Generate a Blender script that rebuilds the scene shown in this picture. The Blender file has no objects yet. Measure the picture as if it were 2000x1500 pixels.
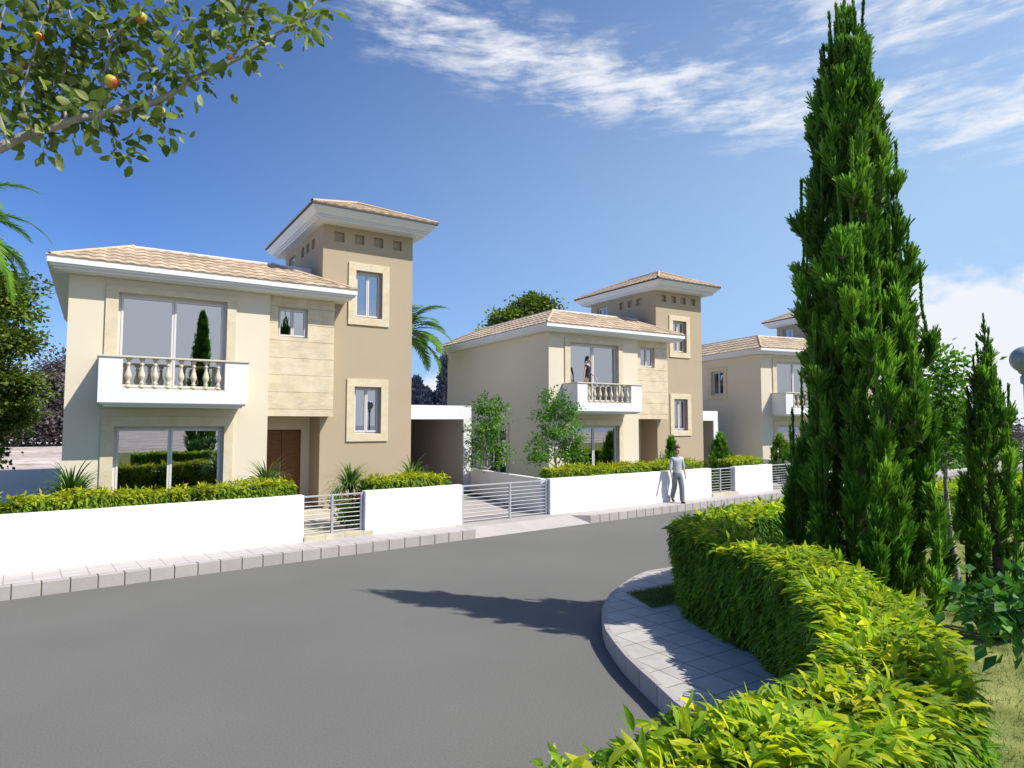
import bpy, math, random
import numpy as np
from mathutils import Vector, Matrix, Euler

R = math.radians
rng = np.random.default_rng(11)
random.seed(5)
scene = bpy.context.scene
col = scene.collection

# ------------------------------------------------------------------ materials
def new_mat(name):
    m = bpy.data.materials.new(name)
    m.use_nodes = True
    nt = m.node_tree
    nt.nodes.clear()
    out = nt.nodes.new('ShaderNodeOutputMaterial')
    return m, nt, out

def N(nt, kind, **kw):
    n = nt.nodes.new(kind)
    for k, v in kw.items():
        if k in n.inputs:
            n.inputs[k].default_value = v
        else:
            setattr(n, k, v)
    return n

def rgba(c, k=1.0):
    return (c[0] * k, c[1] * k, c[2] * k, 1)

def mix_rgb(nt, fac, a, b, mode='MIX'):
    n = nt.nodes.new('ShaderNodeMix')
    n.data_type = 'RGBA'
    n.blend_type = mode
    L = nt.links
    for sock, val in ((n.inputs[0], fac), (n.inputs[6], a), (n.inputs[7], b)):
        if hasattr(val, 'is_output'):
            L.new(val, sock)
        else:
            sock.default_value = val
    return n.outputs[2]

def ramp(nt, src, stops):
    n = nt.nodes.new('ShaderNodeValToRGB')
    cr = n.color_ramp
    while len(cr.elements) < len(stops):
        cr.elements.new(0.5)
    for e, (p, c) in zip(cr.elements, stops):
        e.position = p
        e.color = c if len(c) == 4 else rgba(c)
    nt.links.new(src, n.inputs[0])
    return n.outputs[0]

def surf(name, c, rough=.85, var=.06, vscale=1.2, grain=.03, gscale=60, bump=.15, bscale=120, metallic=0., spec=.3, stain=None, rnd=0., c2=None):
    """plain weathered surface: large soft variation, fine grain, bump"""
    m, nt, out = new_mat(name)
    L = nt.links
    tc = N(nt, 'ShaderNodeTexCoord')
    n1 = N(nt, 'ShaderNodeTexNoise', Scale=vscale, Detail=5.0)
    n2 = N(nt, 'ShaderNodeTexNoise', Scale=gscale, Detail=3.0)
    L.new(tc.outputs['Object'], n1.inputs['Vector'])
    L.new(tc.outputs['Object'], n2.inputs['Vector'])
    a = ramp(nt, n1.outputs[0], [(.3, rgba(c, 1 - var)), (.7, rgba(c2 if c2 else c, 1 + var))])
    g = ramp(nt, n2.outputs[0], [(.3, (1 - grain,) * 3), (.7, (1 + grain,) * 3)])
    a = mix_rgb(nt, 1.0, a, g, 'MULTIPLY')
    if rnd:
        at = N(nt, 'ShaderNodeAttribute', attribute_name='rnd')
        g = ramp(nt, at.outputs['Fac'], [(0, (1 - rnd,) * 3), (1, (1 + rnd * .6, 1 + rnd * .5, 1 + rnd * .4))])
        a = mix_rgb(nt, 1.0, a, g, 'MULTIPLY')
    if stain:
        n3 = N(nt, 'ShaderNodeTexNoise', Scale=stain[1], Detail=6.0, Roughness=.7)
        L.new(tc.outputs['Object'], n3.inputs['Vector'])
        f = ramp(nt, n3.outputs[0], [(.52, (0, 0, 0)), (.68, (1, 1, 1))])
        a = mix_rgb(nt, f, a, rgba(stain[0]))
    p = N(nt, 'ShaderNodeBsdfPrincipled', Roughness=rough, Metallic=metallic)
    p.inputs['Specular IOR Level'].default_value = spec
    L.new(a, p.inputs['Base Color'])
    if bump:
        n4 = N(nt, 'ShaderNodeTexNoise', Scale=bscale, Detail=4.0)
        L.new(tc.outputs['Object'], n4.inputs['Vector'])
        b = N(nt, 'ShaderNodeBump', Strength=bump, Distance=.01)
        L.new(n4.outputs[0], b.inputs['Height'])
        L.new(b.outputs[0], p.inputs['Normal'])
    L.new(p.outputs[0], out.inputs[0])
    return m

def slabs(name, c1, c2, joint, w, h, mortar=.006, offset=0., swap='xy', rough=.85, var=.12, nscale=3., vein=None, spec=.3):
    """paving or cladding: brick node laid on the object's own axes"""
    m, nt, out = new_mat(name)
    L = nt.links
    tc = N(nt, 'ShaderNodeTexCoord')
    sep = N(nt, 'ShaderNodeSeparateXYZ')
    cmb = N(nt, 'ShaderNodeCombineXYZ')
    L.new(tc.outputs['Object'], sep.inputs[0])
    ax = {'x': 0, 'y': 1, 'z': 2}
    L.new(sep.outputs[ax[swap[0]]], cmb.inputs[0])
    L.new(sep.outputs[ax[swap[1]]], cmb.inputs[1])
    br = N(nt, 'ShaderNodeTexBrick', offset=offset, squash=1.0)
    br.inputs['Scale'].default_value = 1.0
    br.inputs['Mortar Size'].default_value = mortar
    br.inputs['Mortar Smooth'].default_value = .2
    br.inputs['Bias'].default_value = 0
    br.inputs['Brick Width'].default_value = w
    br.inputs['Row Height'].default_value = h
    br.inputs['Color1'].default_value = rgba(c1)
    br.inputs['Color2'].default_value = rgba(c2)
    br.inputs['Mortar'].default_value = rgba(joint)
    L.new(cmb.outputs[0], br.inputs['Vector'])
    n1 = N(nt, 'ShaderNodeTexNoise', Scale=nscale, Detail=6.0, Roughness=.65)
    L.new(tc.outputs['Object'], n1.inputs['Vector'])
    g = ramp(nt, n1.outputs[0], [(.3, (1 - var,) * 3), (.7, (1 + var,) * 3)])
    a = mix_rgb(nt, 1.0, br.outputs[0], g, 'MULTIPLY')
    if vein:
        mp = N(nt, 'ShaderNodeMapping')
        mp.inputs['Scale'].default_value = (2.2, 1.2, 9.)
        L.new(tc.outputs['Object'], mp.inputs[0])
        n3 = N(nt, 'ShaderNodeTexNoise', Scale=1.0, Detail=7.0, Roughness=.7, Distortion=1.2)
        L.new(mp.outputs[0], n3.inputs['Vector'])
        f = ramp(nt, n3.outputs[0], [(.45, (0, 0, 0)), (.8, (1, 1, 1))])
        a = mix_rgb(nt, f, a, rgba(vein))
    p = N(nt, 'ShaderNodeBsdfPrincipled', Roughness=rough)
    p.inputs['Specular IOR Level'].default_value = spec
    L.new(a, p.inputs['Base Color'])
    b = N(nt, 'ShaderNodeBump', Strength=.5, Distance=.006, invert=True)
    L.new(br.outputs[1], b.inputs['Height'])
    n4 = N(nt, 'ShaderNodeTexNoise', Scale=70.0, Detail=4.0)
    L.new(tc.outputs['Object'], n4.inputs['Vector'])
    b2 = N(nt, 'ShaderNodeBump', Strength=.12, Distance=.01)
    L.new(n4.outputs[0], b2.inputs['Height'])
    L.new(b.outputs[0], b2.inputs['Normal'])
    L.new(b2.outputs[0], p.inputs['Normal'])
    L.new(p.outputs[0], out.inputs[0])
    return m

def leafm(name, stops, trans=.3, rough=.45, vein=None, spec=.35, clump=(.75, 1.25), cscale=2.5, tgain=(1.2, 1.35, .7)):
    """leaves: colour from each leaf's own random value, darker and lighter clumps, some light let through"""
    m, nt, out = new_mat(name)
    L = nt.links
    at = N(nt, 'ShaderNodeAttribute', attribute_name='rnd')
    a = ramp(nt, at.outputs['Fac'], stops)
    tc = N(nt, 'ShaderNodeTexCoord')
    n1 = N(nt, 'ShaderNodeTexNoise', Scale=cscale, Detail=3.0)
    L.new(tc.outputs['Object'], n1.inputs['Vector'])
    g = ramp(nt, n1.outputs[0], [(.35, (clump[0],) * 3), (.65, (clump[1],) * 3)])
    a = mix_rgb(nt, 1.0, a, g, 'MULTIPLY')
    if vein:
        v = N(nt, 'ShaderNodeAttribute', attribute_name='vein')
        f = ramp(nt, v.outputs['Fac'], [(.80, (0, 0, 0)), (.97, (.75, .75, .75))])
        a = mix_rgb(nt, f, a, rgba(vein))
    p = N(nt, 'ShaderNodeBsdfPrincipled', Roughness=rough)
    p.inputs['Specular IOR Level'].default_value = spec
    L.new(a, p.inputs['Base Color'])
    t = N(nt, 'ShaderNodeBsdfTranslucent')
    tcol = mix_rgb(nt, 1.0, a, rgba(tgain), 'MULTIPLY')
    L.new(tcol, t.inputs[0])
    mx = N(nt, 'ShaderNodeMixShader', Fac=trans)
    L.new(p.outputs[0], mx.inputs[1])
    L.new(t.outputs[0], mx.inputs[2])
    L.new(mx.outputs[0], out.inputs[0])
    return m

def glassm(name, tint, refl):
    m, nt, out = new_mat(name)
    L = nt.links
    gl = N(nt, 'ShaderNodeBsdfGlossy', Roughness=0.0, Color=(.86, .9, .95, 1))
    tr = N(nt, 'ShaderNodeBsdfTransparent', Color=rgba(tint))
    lw = N(nt, 'ShaderNodeFresnel', IOR=1.6)
    mr = N(nt, 'ShaderNodeMapRange')
    mr.inputs[3].default_value = refl
    mr.inputs[4].default_value = 1.0
    L.new(lw.outputs[0], mr.inputs[0])
    mx = N(nt, 'ShaderNodeMixShader')
    L.new(mr.outputs[0], mx.inputs[0])
    L.new(tr.outputs[0], mx.inputs[1])
    L.new(gl.outputs[0], mx.inputs[2])
    L.new(mx.outputs[0], out.inputs[0])
    return m

def woodm(name, c):
    m, nt, out = new_mat(name)
    L = nt.links
    tc = N(nt, 'ShaderNodeTexCoord')
    mp = N(nt, 'ShaderNodeMapping')
    mp.inputs['Scale'].default_value = (3, 3, 26)
    L.new(tc.outputs['Object'], mp.inputs[0])
    n = N(nt, 'ShaderNodeTexNoise', Scale=1.5, Detail=6.0, Distortion=.6)
    L.new(mp.outputs[0], n.inputs['Vector'])
    a = ramp(nt, n.outputs[0], [(.25, rgba(c, .6)), (.75, rgba(c, 1.35))])
    p = N(nt, 'ShaderNodeBsdfPrincipled', Roughness=.45)
    L.new(a, p.inputs['Base Color'])
    L.new(p.outputs[0], out.inputs[0])
    return m

MT = {}
MT['cream'] = surf('cream_plaster', (.75, .66, .51), var=.025, vscale=.6, grain=.015, bump=.1)
MT['tan'] = surf('tan_plaster', (.46, .37, .25), var=.03, vscale=.6, grain=.02, bump=.1)
MT['white'] = surf('white_paint', (.83, .83, .82), var=.015, vscale=.5, grain=.01, bump=.08, rough=.7)
MT['trim'] = surf('white_trim', (.74, .75, .75), var=.02, grain=.01, bump=.05, rough=.6)
MT['joinery'] = surf('window_joinery', (.72, .68, .65), var=.02, grain=.01, bump=0, rough=.4)
MT['surround'] = surf('cut_stone', (.70, .60, .42), var=.07, vscale=4, grain=.05, gscale=25, bump=.2, stain=((.66, .52, .30), 2.5))
MT['baluster'] = surf('cast_stone', (.66, .59, .45), var=.05, vscale=6, grain=.04, bump=.2)
MT['limestone'] = slabs('limestone_cladding', (.72, .60, .41), (.64, .52, .34), (.36, .27, .16), 40., .4613, mortar=.009, offset=0, swap='xz', vein=(.80, .70, .56), var=.17, nscale=2.6)
MT['tile'] = surf('clay_roof_tile', (.53, .41, .285), var=.10, vscale=1.1, grain=.10, gscale=14, rough=.85, rnd=.22, c2=(.62, .49, .35), bump=.3, bscale=60)
MT['edge'] = surf('dark_tile_edge', (.10, .08, .07), bump=0)
MT['inner'] = surf('interior_plaster', (.42, .38, .36), bump=0)
MT['floor_in'] = surf('interior_floor', (.16, .11, .08), bump=0, rough=.4)
MT['door'] = woodm('varnished_door_wood', (.21, .075, .02))
MT['metal'] = surf('galvanised_steel', (.52, .53, .56), metallic=.35, rough=.42, bump=0, var=.05)
MT['dark'] = surf('dark_metal', (.05, .05, .055), metallic=.6, rough=.35, bump=0)
MT['glass'] = glassm('window_glass', (.42, .46, .5), .42)
MT['gray'] = surf('shaded_carport_plaster', (.46, .42, .40), var=.04, vscale=.5, bump=.1)  # shade inside the white carport painted in as a greyer lining
MT['asphalt'] = surf('asphalt', (.170, .167, .153), var=.06, vscale=.45, grain=.13, gscale=55, bump=.4, bscale=160, rough=.9, spec=.15)
MT['kerb'] = surf('kerb_stone', (.44, .405, .385), var=.06, vscale=3, grain=.06, gscale=50, bump=.3, rnd=.07)
MT['pave'] = slabs('pavement_slabs', (.52, .475, .455), (.47, .435, .42), (.27, .24, .24), .36, .25, mortar=.007, var=.07)
MT['islepave'] = slabs('island_paving', (.50, .475, .44), (.455, .43, .40), (.22, .19, .17), .35, .34, mortar=.007, var=.12, nscale=4)
MT['drive'] = slabs('driveway_paving', (.46, .41, .38), (.40, .36, .33), (.27, .23, .21), .9, .14, mortar=.004, offset=.5, var=.06)
MT['patio'] = slabs('patio_limestone', (.62, .55, .40), (.52, .46, .34), (.36, .31, .22), .42, .42, mortar=.006, vein=(.40, .38, .32), var=.14)
MT['lawn'] = surf('lawn_turf', (.125, .165, .045), var=.25, vscale=2.5, grain=.30, gscale=60, bump=.3, bscale=110, c2=(.24, .25, .085), rough=1, spec=.05)
MT['lawn2'] = surf('garden_turf', (.05, .10, .03), var=.2, vscale=2, grain=.3, gscale=40, bump=.8, bscale=70, rough=1, spec=.05)
MT['dry'] = surf('dry_field', (.50, .40, .36), var=.12, vscale=.12, grain=.22, gscale=2.2, bump=.6, bscale=4, c2=(.62, .54, .48), stain=((.26, .17, .12), .35), rough=1, spec=.05)
MT['blue'] = surf('blue_grey_render', (.30, .40, .50), var=.05, bump=.1)
MT['sea'] = surf('sea_water', (.03, .09, .24), rough=.25, bump=0, var=.1, vscale=.01)
MT['hill'] = surf('far_hill', (.20, .20, .24), var=.2, vscale=.02, bump=0, rough=1)
MT['bark'] = surf('pale_bark', (.36, .33, .30), var=.25, vscale=6, grain=.2, gscale=30, bump=.6, bscale=30)
MT['barkd'] = surf('brown_bark', (.13, .095, .07), var=.25, vscale=6, grain=.2, gscale=30, bump=.6, bscale=30)
MT['stonegrey'] = surf('lamp_grey_paint', (.33, .35, .37), bump=0, rough=.5)
MT['globe'] = surf('smoked_globe', (.30, .32, .34), bump=0, rough=.2, spec=.6)
MT['soil'] = surf('soil', (.10, .075, .05), bump=.8, bscale=20, grain=.3)

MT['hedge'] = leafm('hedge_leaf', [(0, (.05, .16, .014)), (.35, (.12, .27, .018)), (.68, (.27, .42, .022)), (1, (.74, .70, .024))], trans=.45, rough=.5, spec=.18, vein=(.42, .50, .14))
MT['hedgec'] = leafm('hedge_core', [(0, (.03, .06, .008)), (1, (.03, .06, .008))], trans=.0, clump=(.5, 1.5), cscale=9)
MT['lime'] = leafm('lime_hedge_leaf', [(0, (.08, .18, .012)), (.4, (.22, .32, .018)), (1, (.60, .56, .03))], trans=.36, rough=.5, spec=.2)
MT['needle'] = leafm('cypress_needle', [(0, (.045, .12, .016)), (.5, (.12, .27, .03)), (1, (.34, .54, .07))], trans=.46, rough=.45, clump=(.6, 1.35), cscale=1.8)
MT['ivy'] = leafm('young_tree_leaf', [(0, (.05, .15, .014)), (.6, (.12, .28, .025)), (1, (.24, .42, .045))], trans=.35)
MT['oak'] = leafm('big_tree_leaf', [(0, (.06, .11, .016)), (.6, (.16, .24, .03)), (1, (.30, .35, .06))], trans=.28, clump=(.55, 1.35), cscale=.9)
MT['apple'] = leafm('apple_leaf', [(0, (.06, .10, .02)), (.5, (.16, .23, .05)), (1, (.40, .42, .18))], trans=.45, clump=(.7, 1.3), cscale=6)
MT['palm'] = leafm('palm_leaflet', [(0, (.05, .15, .015)), (.6, (.12, .28, .02)), (1, (.26, .40, .04))], trans=.3)
MT['tuft'] = leafm('sword_leaf', [(0, (.05, .13, .02)), (.6, (.13, .24, .045)), (1, (.28, .36, .10))], trans=.25)
MT['broad'] = leafm('broad_leaf', [(0, (.035, .12, .02)), (.6, (.08, .23, .035)), (1, (.16, .34, .06))], trans=.3)
MT['scrub'] = leafm('dark_scrub_leaf', [(0, (.09, .075, .085)), (.6, (.15, .125, .13)), (1, (.22, .19, .17))], trans=.1, clump=(.6, 1.3), cscale=.5)
MT['hazed_leaf'] = leafm('hazed_cypress_leaf', [(0, (.09, .11, .18)), (1, (.13, .16, .25))], trans=.1, clump=(.8, 1.2), cscale=.5)  # distance haze mixed into the leaf colour as blue grey
MT['grass'] = leafm('grass_blade', [(0, (.10, .16, .035)), (1, (.26, .30, .08))], trans=.3)
MT['petal'] = surf('red_petal', (.38, .015, .03), bump=0, rough=.6)
MT['petalw'] = surf('white_petal', (.75, .68, .60), bump=0, rough=.6)
MT['fruit'] = None

# ------------------------------------------------------------------ mesh building
class MB:
    def __init__(self):
        self.v, self.f, self.mi, self.rnd = [], [], [], []
    def poly(self, pts, mi=0, r=.5):
        n = len(self.v)
        self.v += [tuple(p) for p in pts]
        self.f.append(tuple(range(n, n + len(pts))))
        self.mi.append(mi); self.rnd.append(r)
    def box(self, x0, x1, y0, y1, z0, z1, mi=0, r=.5, b=0.):
        if b:
            return self.bbox(x0, x1, y0, y1, z0, z1, b, mi, r)
        n = len(self.v)
        self.v += [(x0, y0, z0), (x1, y0, z0), (x1, y1, z0), (x0, y1, z0), (x0, y0, z1), (x1, y0, z1), (x1, y1, z1), (x0, y1, z1)]
        for q in ((0, 3, 2, 1), (4, 5, 6, 7), (0, 1, 5, 4), (1, 2, 6, 5), (2, 3, 7, 6), (3, 0, 4, 7)):
            self.f.append(tuple(n + i for i in q)); self.mi.append(mi); self.rnd.append(r)
    def bbox(self, x0, x1, y0, y1, z0, z1, b, mi=0, r=.5):
        """box with chamfered edges"""
        X, Y, Z = (x0, x1), (y0, y1), (z0, z1)
        n = len(self.v)
        idx = {}
        for i in (0, 1):
            for j in (0, 1):
                for k in (0, 1):
                    sx, sy, sz = (b, -b)[i], (b, -b)[j], (b, -b)[k]
                    for a, p in enumerate(((X[i], Y[j] + sy, Z[k] + sz), (X[i] + sx, Y[j], Z[k] + sz), (X[i] + sx, Y[j] + sy, Z[k]))):
                        idx[i, j, k, a] = n + len(idx)
                        self.v.append(p)
        def F(*q):
            self.f.append(tuple(idx[a] for a in q)); self.mi.append(mi); self.rnd.append(r)
        F((0,0,0,0),(0,0,1,0),(0,1,1,0),(0,1,0,0)); F((1,0,0,0),(1,1,0,0),(1,1,1,0),(1,0,1,0))
        F((0,0,0,1),(1,0,0,1),(1,0,1,1),(0,0,1,1)); F((0,1,0,1),(0,1,1,1),(1,1,1,1),(1,1,0,1))
        F((0,0,0,2),(0,1,0,2),(1,1,0,2),(1,0,0,2)); F((0,0,1,2),(1,0,1,2),(1,1,1,2),(0,1,1,2))
        for j in (0, 1):
            for k in (0, 1):
                F((0,j,k,1),(1,j,k,1),(1,j,k,2),(0,j,k,2))
        for i in (0, 1):
            for k in (0, 1):
                F((i,0,k,0),(i,1,k,0),(i,1,k,2),(i,0,k,2))
        for i in (0, 1):
            for j in (0, 1):
                F((i,j,0,0),(i,j,1,0),(i,j,1,1),(i,j,0,1))
        for i in (0, 1):
            for j in (0, 1):
                for k in (0, 1):
                    F((i,j,k,0),(i,j,k,1),(i,j,k,2))
    def prism(self, pts, z0, z1, mi=0, cap=True, r=.5):
        n = len(pts)
        for i in range(n):
            a, b = pts[i], pts[(i + 1) % n]
            self.poly([(a[0], a[1], z0), (b[0], b[1], z0), (b[0], b[1], z1), (a[0], a[1], z1)], mi, r)
        if cap:
            self.poly([(p[0], p[1], z1) for p in pts], mi, r)
            self.poly([(p[0], p[1], z0) for p in reversed(pts)], mi, r)
    def lathe(self, cx, cy, prof, sides=16, mi=0, r=.5):
        n = len(self.v)
        for (rad, z) in prof:
            for k in range(sides):
                a = 2 * math.pi * k / sides
                self.v.append((cx + rad * math.cos(a), cy + rad * math.sin(a), z))
        for i in range(len(prof) - 1):
            for k in range(sides):
                k2 = (k + 1) % sides
                self.f.append((n + i * sides + k, n + i * sides + k2, n + (i + 1) * sides + k2, n + (i + 1) * sides + k))
                self.mi.append(mi); self.rnd.append(r)
        for i, rev in ((0, True), (len(prof) - 1, False)):
            q = [n + i * sides + k for k in range(sides)]
            self.f.append(tuple(reversed(q)) if rev else tuple(q)); self.mi.append(mi); self.rnd.append(r)
    def tube(self, pts, rad, sides=7, mi=0, r=.5):
        pts = [Vector(p) for p in pts]
        if not hasattr(rad, '__len__'):
            rad = [rad] * len(pts)
        n = len(self.v)
        ref = Vector((.13, .22, .97))
        for i, p in enumerate(pts):
            d = (pts[min(i + 1, len(pts) - 1)] - pts[max(i - 1, 0)]).normalized()
            if abs(d.dot(ref)) > .95:
                ref = Vector((.9, .3, .1))
            u = d.cross(ref).normalized(); w = d.cross(u)
            ref2 = w.cross(d)
            for k in range(sides):
                a = 2 * math.pi * k / sides
                self.v.append(tuple(p + (u * math.cos(a) + w * math.sin(a)) * rad[i]))
        for i in range(len(pts) - 1):
            for k in range(sides):
                k2 = (k + 1) % sides
                self.f.append((n + i * sides + k, n + i * sides + k2, n + (i + 1) * sides + k2, n + (i + 1) * sides + k))
                self.mi.append(mi); self.rnd.append(r)
        self.f.append(tuple(n + (len(pts) - 1) * sides + k for k in range(sides))); self.mi.append(mi); self.rnd.append(r)
    def ball(self, c, rad, seg=10, rings=7, mi=0, sq=(1, 1, 1)):
        prof = []
        n = len(self.v)
        for i in range(rings + 1):
            t = math.pi * i / rings
            for k in range(seg):
                a = 2 * math.pi * k / seg
                self.v.append((c[0] + rad * sq[0] * math.sin(t) * math.cos(a), c[1] + rad * sq[1] * math.sin(t) * math.sin(a), c[2] - rad * sq[2] * math.cos(t)))
        for i in range(rings):
            for k in range(seg):
                k2 = (k + 1) % seg
                self.f.append((n + i * seg + k, n + i * seg + k2, n + (i + 1) * seg + k2, n + (i + 1) * seg + k))
                self.mi.append(mi); self.rnd.append(.5)
    def build(self, name, mats, parent=None, loc=(0, 0, 0), rz=0., smooth=False):
        if not isinstance(mats, (list, tuple)):
            mats = [mats]
        me = bpy.data.meshes.new(name)
        me.from_pydata(self.v, [], self.f)
        for m in mats:
            me.materials.append(m)
        me.polygons.foreach_set('material_index', self.mi)
        at = me.attributes.new('rnd', 'FLOAT', 'FACE')
        at.data.foreach_set('value', self.rnd)
        if smooth:
            me.polygons.foreach_set('use_smooth', [True] * len(self.f))
        me.update()
        o = bpy.data.objects.new(name, me)
        col.objects.link(o)
        o.location = loc
        o.rotation_euler = (0, 0, rz)
        if parent:
            o.parent = parent
        return o

def tag(o, label=None, cat=None, group=None, kind=None):
    if label: o['label'] = label
    if cat: o['category'] = cat
    if group: o['group'] = group
    if kind: o['kind'] = kind
    return o

def empty(name, loc=(0, 0, 0), rz=0., label=None, cat=None, group=None):
    o = bpy.data.objects.new(name, None)
    o.empty_display_size = .3
    col.objects.link(o)
    o.location = loc
    o.rotation_euler = (0, 0, rz)
    return tag(o, label, cat, group)

def copy_tree(o, parent=None):
    c = o.copy()
    col.objects.link(c)
    c.parent = parent
    for ch in [x for x in bpy.data.objects if x.parent == o]:
        copy_tree(ch, c)
    return c

# leaf templates: (points, triangles, vein value per point); x = width, y = length, z = normal
def tmpl_simple(w=.16, fold=.05, droop=-.06):
    return (np.array([(0, 0, 0), (-w, .42, fold), (0, 1, droop), (w, .42, fold), (0, .45, 0)], float),
            [(0, 4, 1), (4, 2, 1), (0, 3, 4), (4, 3, 2)], [1, 0, 1, 0, 1])
def tmpl_fine(w=.15, fold=.05, droop=-.14):
    P = [(0, 0, 0), (0, .3, .015), (0, .65, -.01), (0, 1, droop), (-w * .8, .22, fold), (-w, .5, fold), (-w * .45, .8, fold * .3 + droop * .4), (w * .8, .22, fold), (w, .5, fold), (w * .45, .8, fold * .3 + droop * .4)]
    T = [(0, 1, 4), (1, 5, 4), (1, 2, 5), (2, 6, 5), (2, 3, 6), (0, 7, 1), (1, 7, 8), (1, 8, 2), (2, 8, 9), (2, 9, 3)]
    return np.array(P, float), T, [1, 1, 1, 1, 0, 0, 0, 0, 0, 0]
def tmpl_round(w=.36, fold=.08, droop=-.05):
    P = [(0, 0, 0), (-w * .7, .18, fold), (-w, .5, fold), (-w * .55, .82, fold * .5), (0, 1, droop), (w * .55, .82, fold * .5), (w, .5, fold), (w * .7, .18, fold), (0, .5, 0)]
    T = [(8, i + 1, i) for i in range(0, 7)] + [(8, 0, 7)]
    return np.array(P, float), T, [1, 0, 0, 0, 1, 0, 0, 0, 1]
def tmpl_blade(w=.05):
    return np.array([(-w, 0, 0), (w, 0, 0), (w * .7, .7, 0), (0, 1, 0), (-w * .7, .7, 0)], float), [(0, 1, 2), (0, 2, 4), (4, 2, 3)], [0] * 5

def tmpl_needle(w=.05):
    return np.array([(-w * .5, 0, 0), (w * .5, 0, 0), (w, .5, .01), (w * .8, .97, 0), (-w * .8, 1, 0), (-w, .5, .01)], float), [(0, 1, 2), (0, 2, 5), (5, 2, 3), (5, 3, 4)], [0] * 6
def norm(a):
    return a / np.maximum(np.linalg.norm(a, axis=-1, keepdims=True), 1e-9)

def leaves(name, tm, org, dr, nr, size, rnd, mat, parent=None, wid=None, loc=(0, 0, 0)):
    P, T, V = tm
    n = len(org)
    y = norm(dr); x = norm(np.cross(y, nr)); z = np.cross(x, y)
    size = np.broadcast_to(np.asarray(size, float), (n,))[:, None, None]
    w = np.ones((n, 1, 1)) if wid is None else np.asarray(wid)[:, None, None]
    v = org[:, None, :] + size * (P[None, :, 0:1] * w * x[:, None, :] + P[None, :, 1:2] * y[:, None, :] + P[None, :, 2:3] * z[:, None, :])
    v = v.reshape(-1, 3) - np.array(loc)
    T = np.array(T)
    k, t = len(P), len(T)
    idx = (T[None] + (np.arange(n) * k)[:, None, None]).reshape(-1)
    me = bpy.data.meshes.new(name)
    me.vertices.add(len(v)); me.vertices.foreach_set('co', v.astype(np.float32).ravel())
    me.loops.add(len(idx)); me.loops.foreach_set('vertex_index', idx.astype(np.int32))
    me.polygons.add(n * t)
    me.polygons.foreach_set('loop_start', (np.arange(n * t) * 3).astype(np.int32))
    me.polygons.foreach_set('loop_total', np.full(n * t, 3, np.int32))
    me.update(calc_edges=True)
    a = me.attributes.new('rnd', 'FLOAT', 'FACE'); a.data.foreach_set('value', np.repeat(rnd, t).astype(np.float32))
    a = me.attributes.new('vein', 'FLOAT', 'POINT'); a.data.foreach_set('value', np.tile(np.array(V, np.float32), n))
    me.materials.append(mat)
    o = bpy.data.objects.new(name, me)
    col.objects.link(o)
    o.location = loc
    if parent: o.parent = parent
    return o

def sheet(name, pts, z, mat, rz=0., org=(0, 0), kind='structure', thick=0.):
    """flat polygon given in world x, y; object axes turned by rz so slab joints follow it"""
    c, s = math.cos(-rz), math.sin(-rz)
    loc = [((x - org[0]) * c - (y - org[1]) * s, (x - org[0]) * s + (y - org[1]) * c) for x, y in pts]
    b = MB()
    if thick:
        b.prism(loc, -thick, 0)
    else:
        b.poly([(x, y, 0) for x, y in loc])
    o = b.build(name, mat, loc=(org[0], org[1], z), rz=rz)
    # make sure it faces up
    me = o.data
    me.update()
    if not thick and me.polygons[0].normal.z < 0:
        me.flip_normals()
    if kind: o['kind'] = kind
    return o
# ------------------------------------------------------------------ the house
ZB, ZP = 3.2, 5.81
def hole_wall(b, axis, c, u0, u1, z0, z1, holes, out, mi=0):
    """wall sheet on plane axis=c with rectangular holes (a0,a1,b0,b1,depth,blind); reveals go inward"""
    us = sorted({u0, u1} | {h[0] for h in holes} | {h[1] for h in holes})
    zs = sorted({z0, z1} | {h[2] for h in holes} | {h[3] for h in holes})
    def P(u, z, d=0.):
        q = c - out * d
        return (u, q, z) if axis == 'y' else (q, u, z)
    for i in range(len(us) - 1):
        for j in range(len(zs) - 1):
            um, zm = (us[i] + us[i + 1]) / 2, (zs[j] + zs[j + 1]) / 2
            if any(h[0] < um < h[1] and h[2] < zm < h[3] for h in holes):
                continue
            b.poly([P(us[i], zs[j]), P(us[i + 1], zs[j]), P(us[i + 1], zs[j + 1]), P(us[i], zs[j + 1])], mi)
    for h in holes:
        a0, a1, b0, b1, d = h[:5]
        for (p, q) in (((a0, b0), (a1, b0)), ((a1, b0), (a1, b1)), ((a1, b1), (a0, b1)), ((a0, b1), (a0, b0))):
            b.poly([P(*p), P(*q), P(*q, d), P(*p, d)], mi)
        if len(h) > 5:
            b.poly([P(a0, b0, d), P(a1, b0, d), P(a1, b1, d), P(a0, b1, d)], mi)

def placer(axis, c, out):
    """maps (u, depth inward, z) boxes on to a facade plane"""
    def bx(b, u0, u1, d0, d1, z0, z1, mi=0, bev=0.):
        q0, q1 = sorted((c - out * d0, c - out * d1))
        if axis == 'y': b.box(u0, u1, q0, q1, z0, z1, mi, b=bev)
        else: b.box(q0, q1, u0, u1, z0, z1, mi, b=bev)
    return bx

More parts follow.
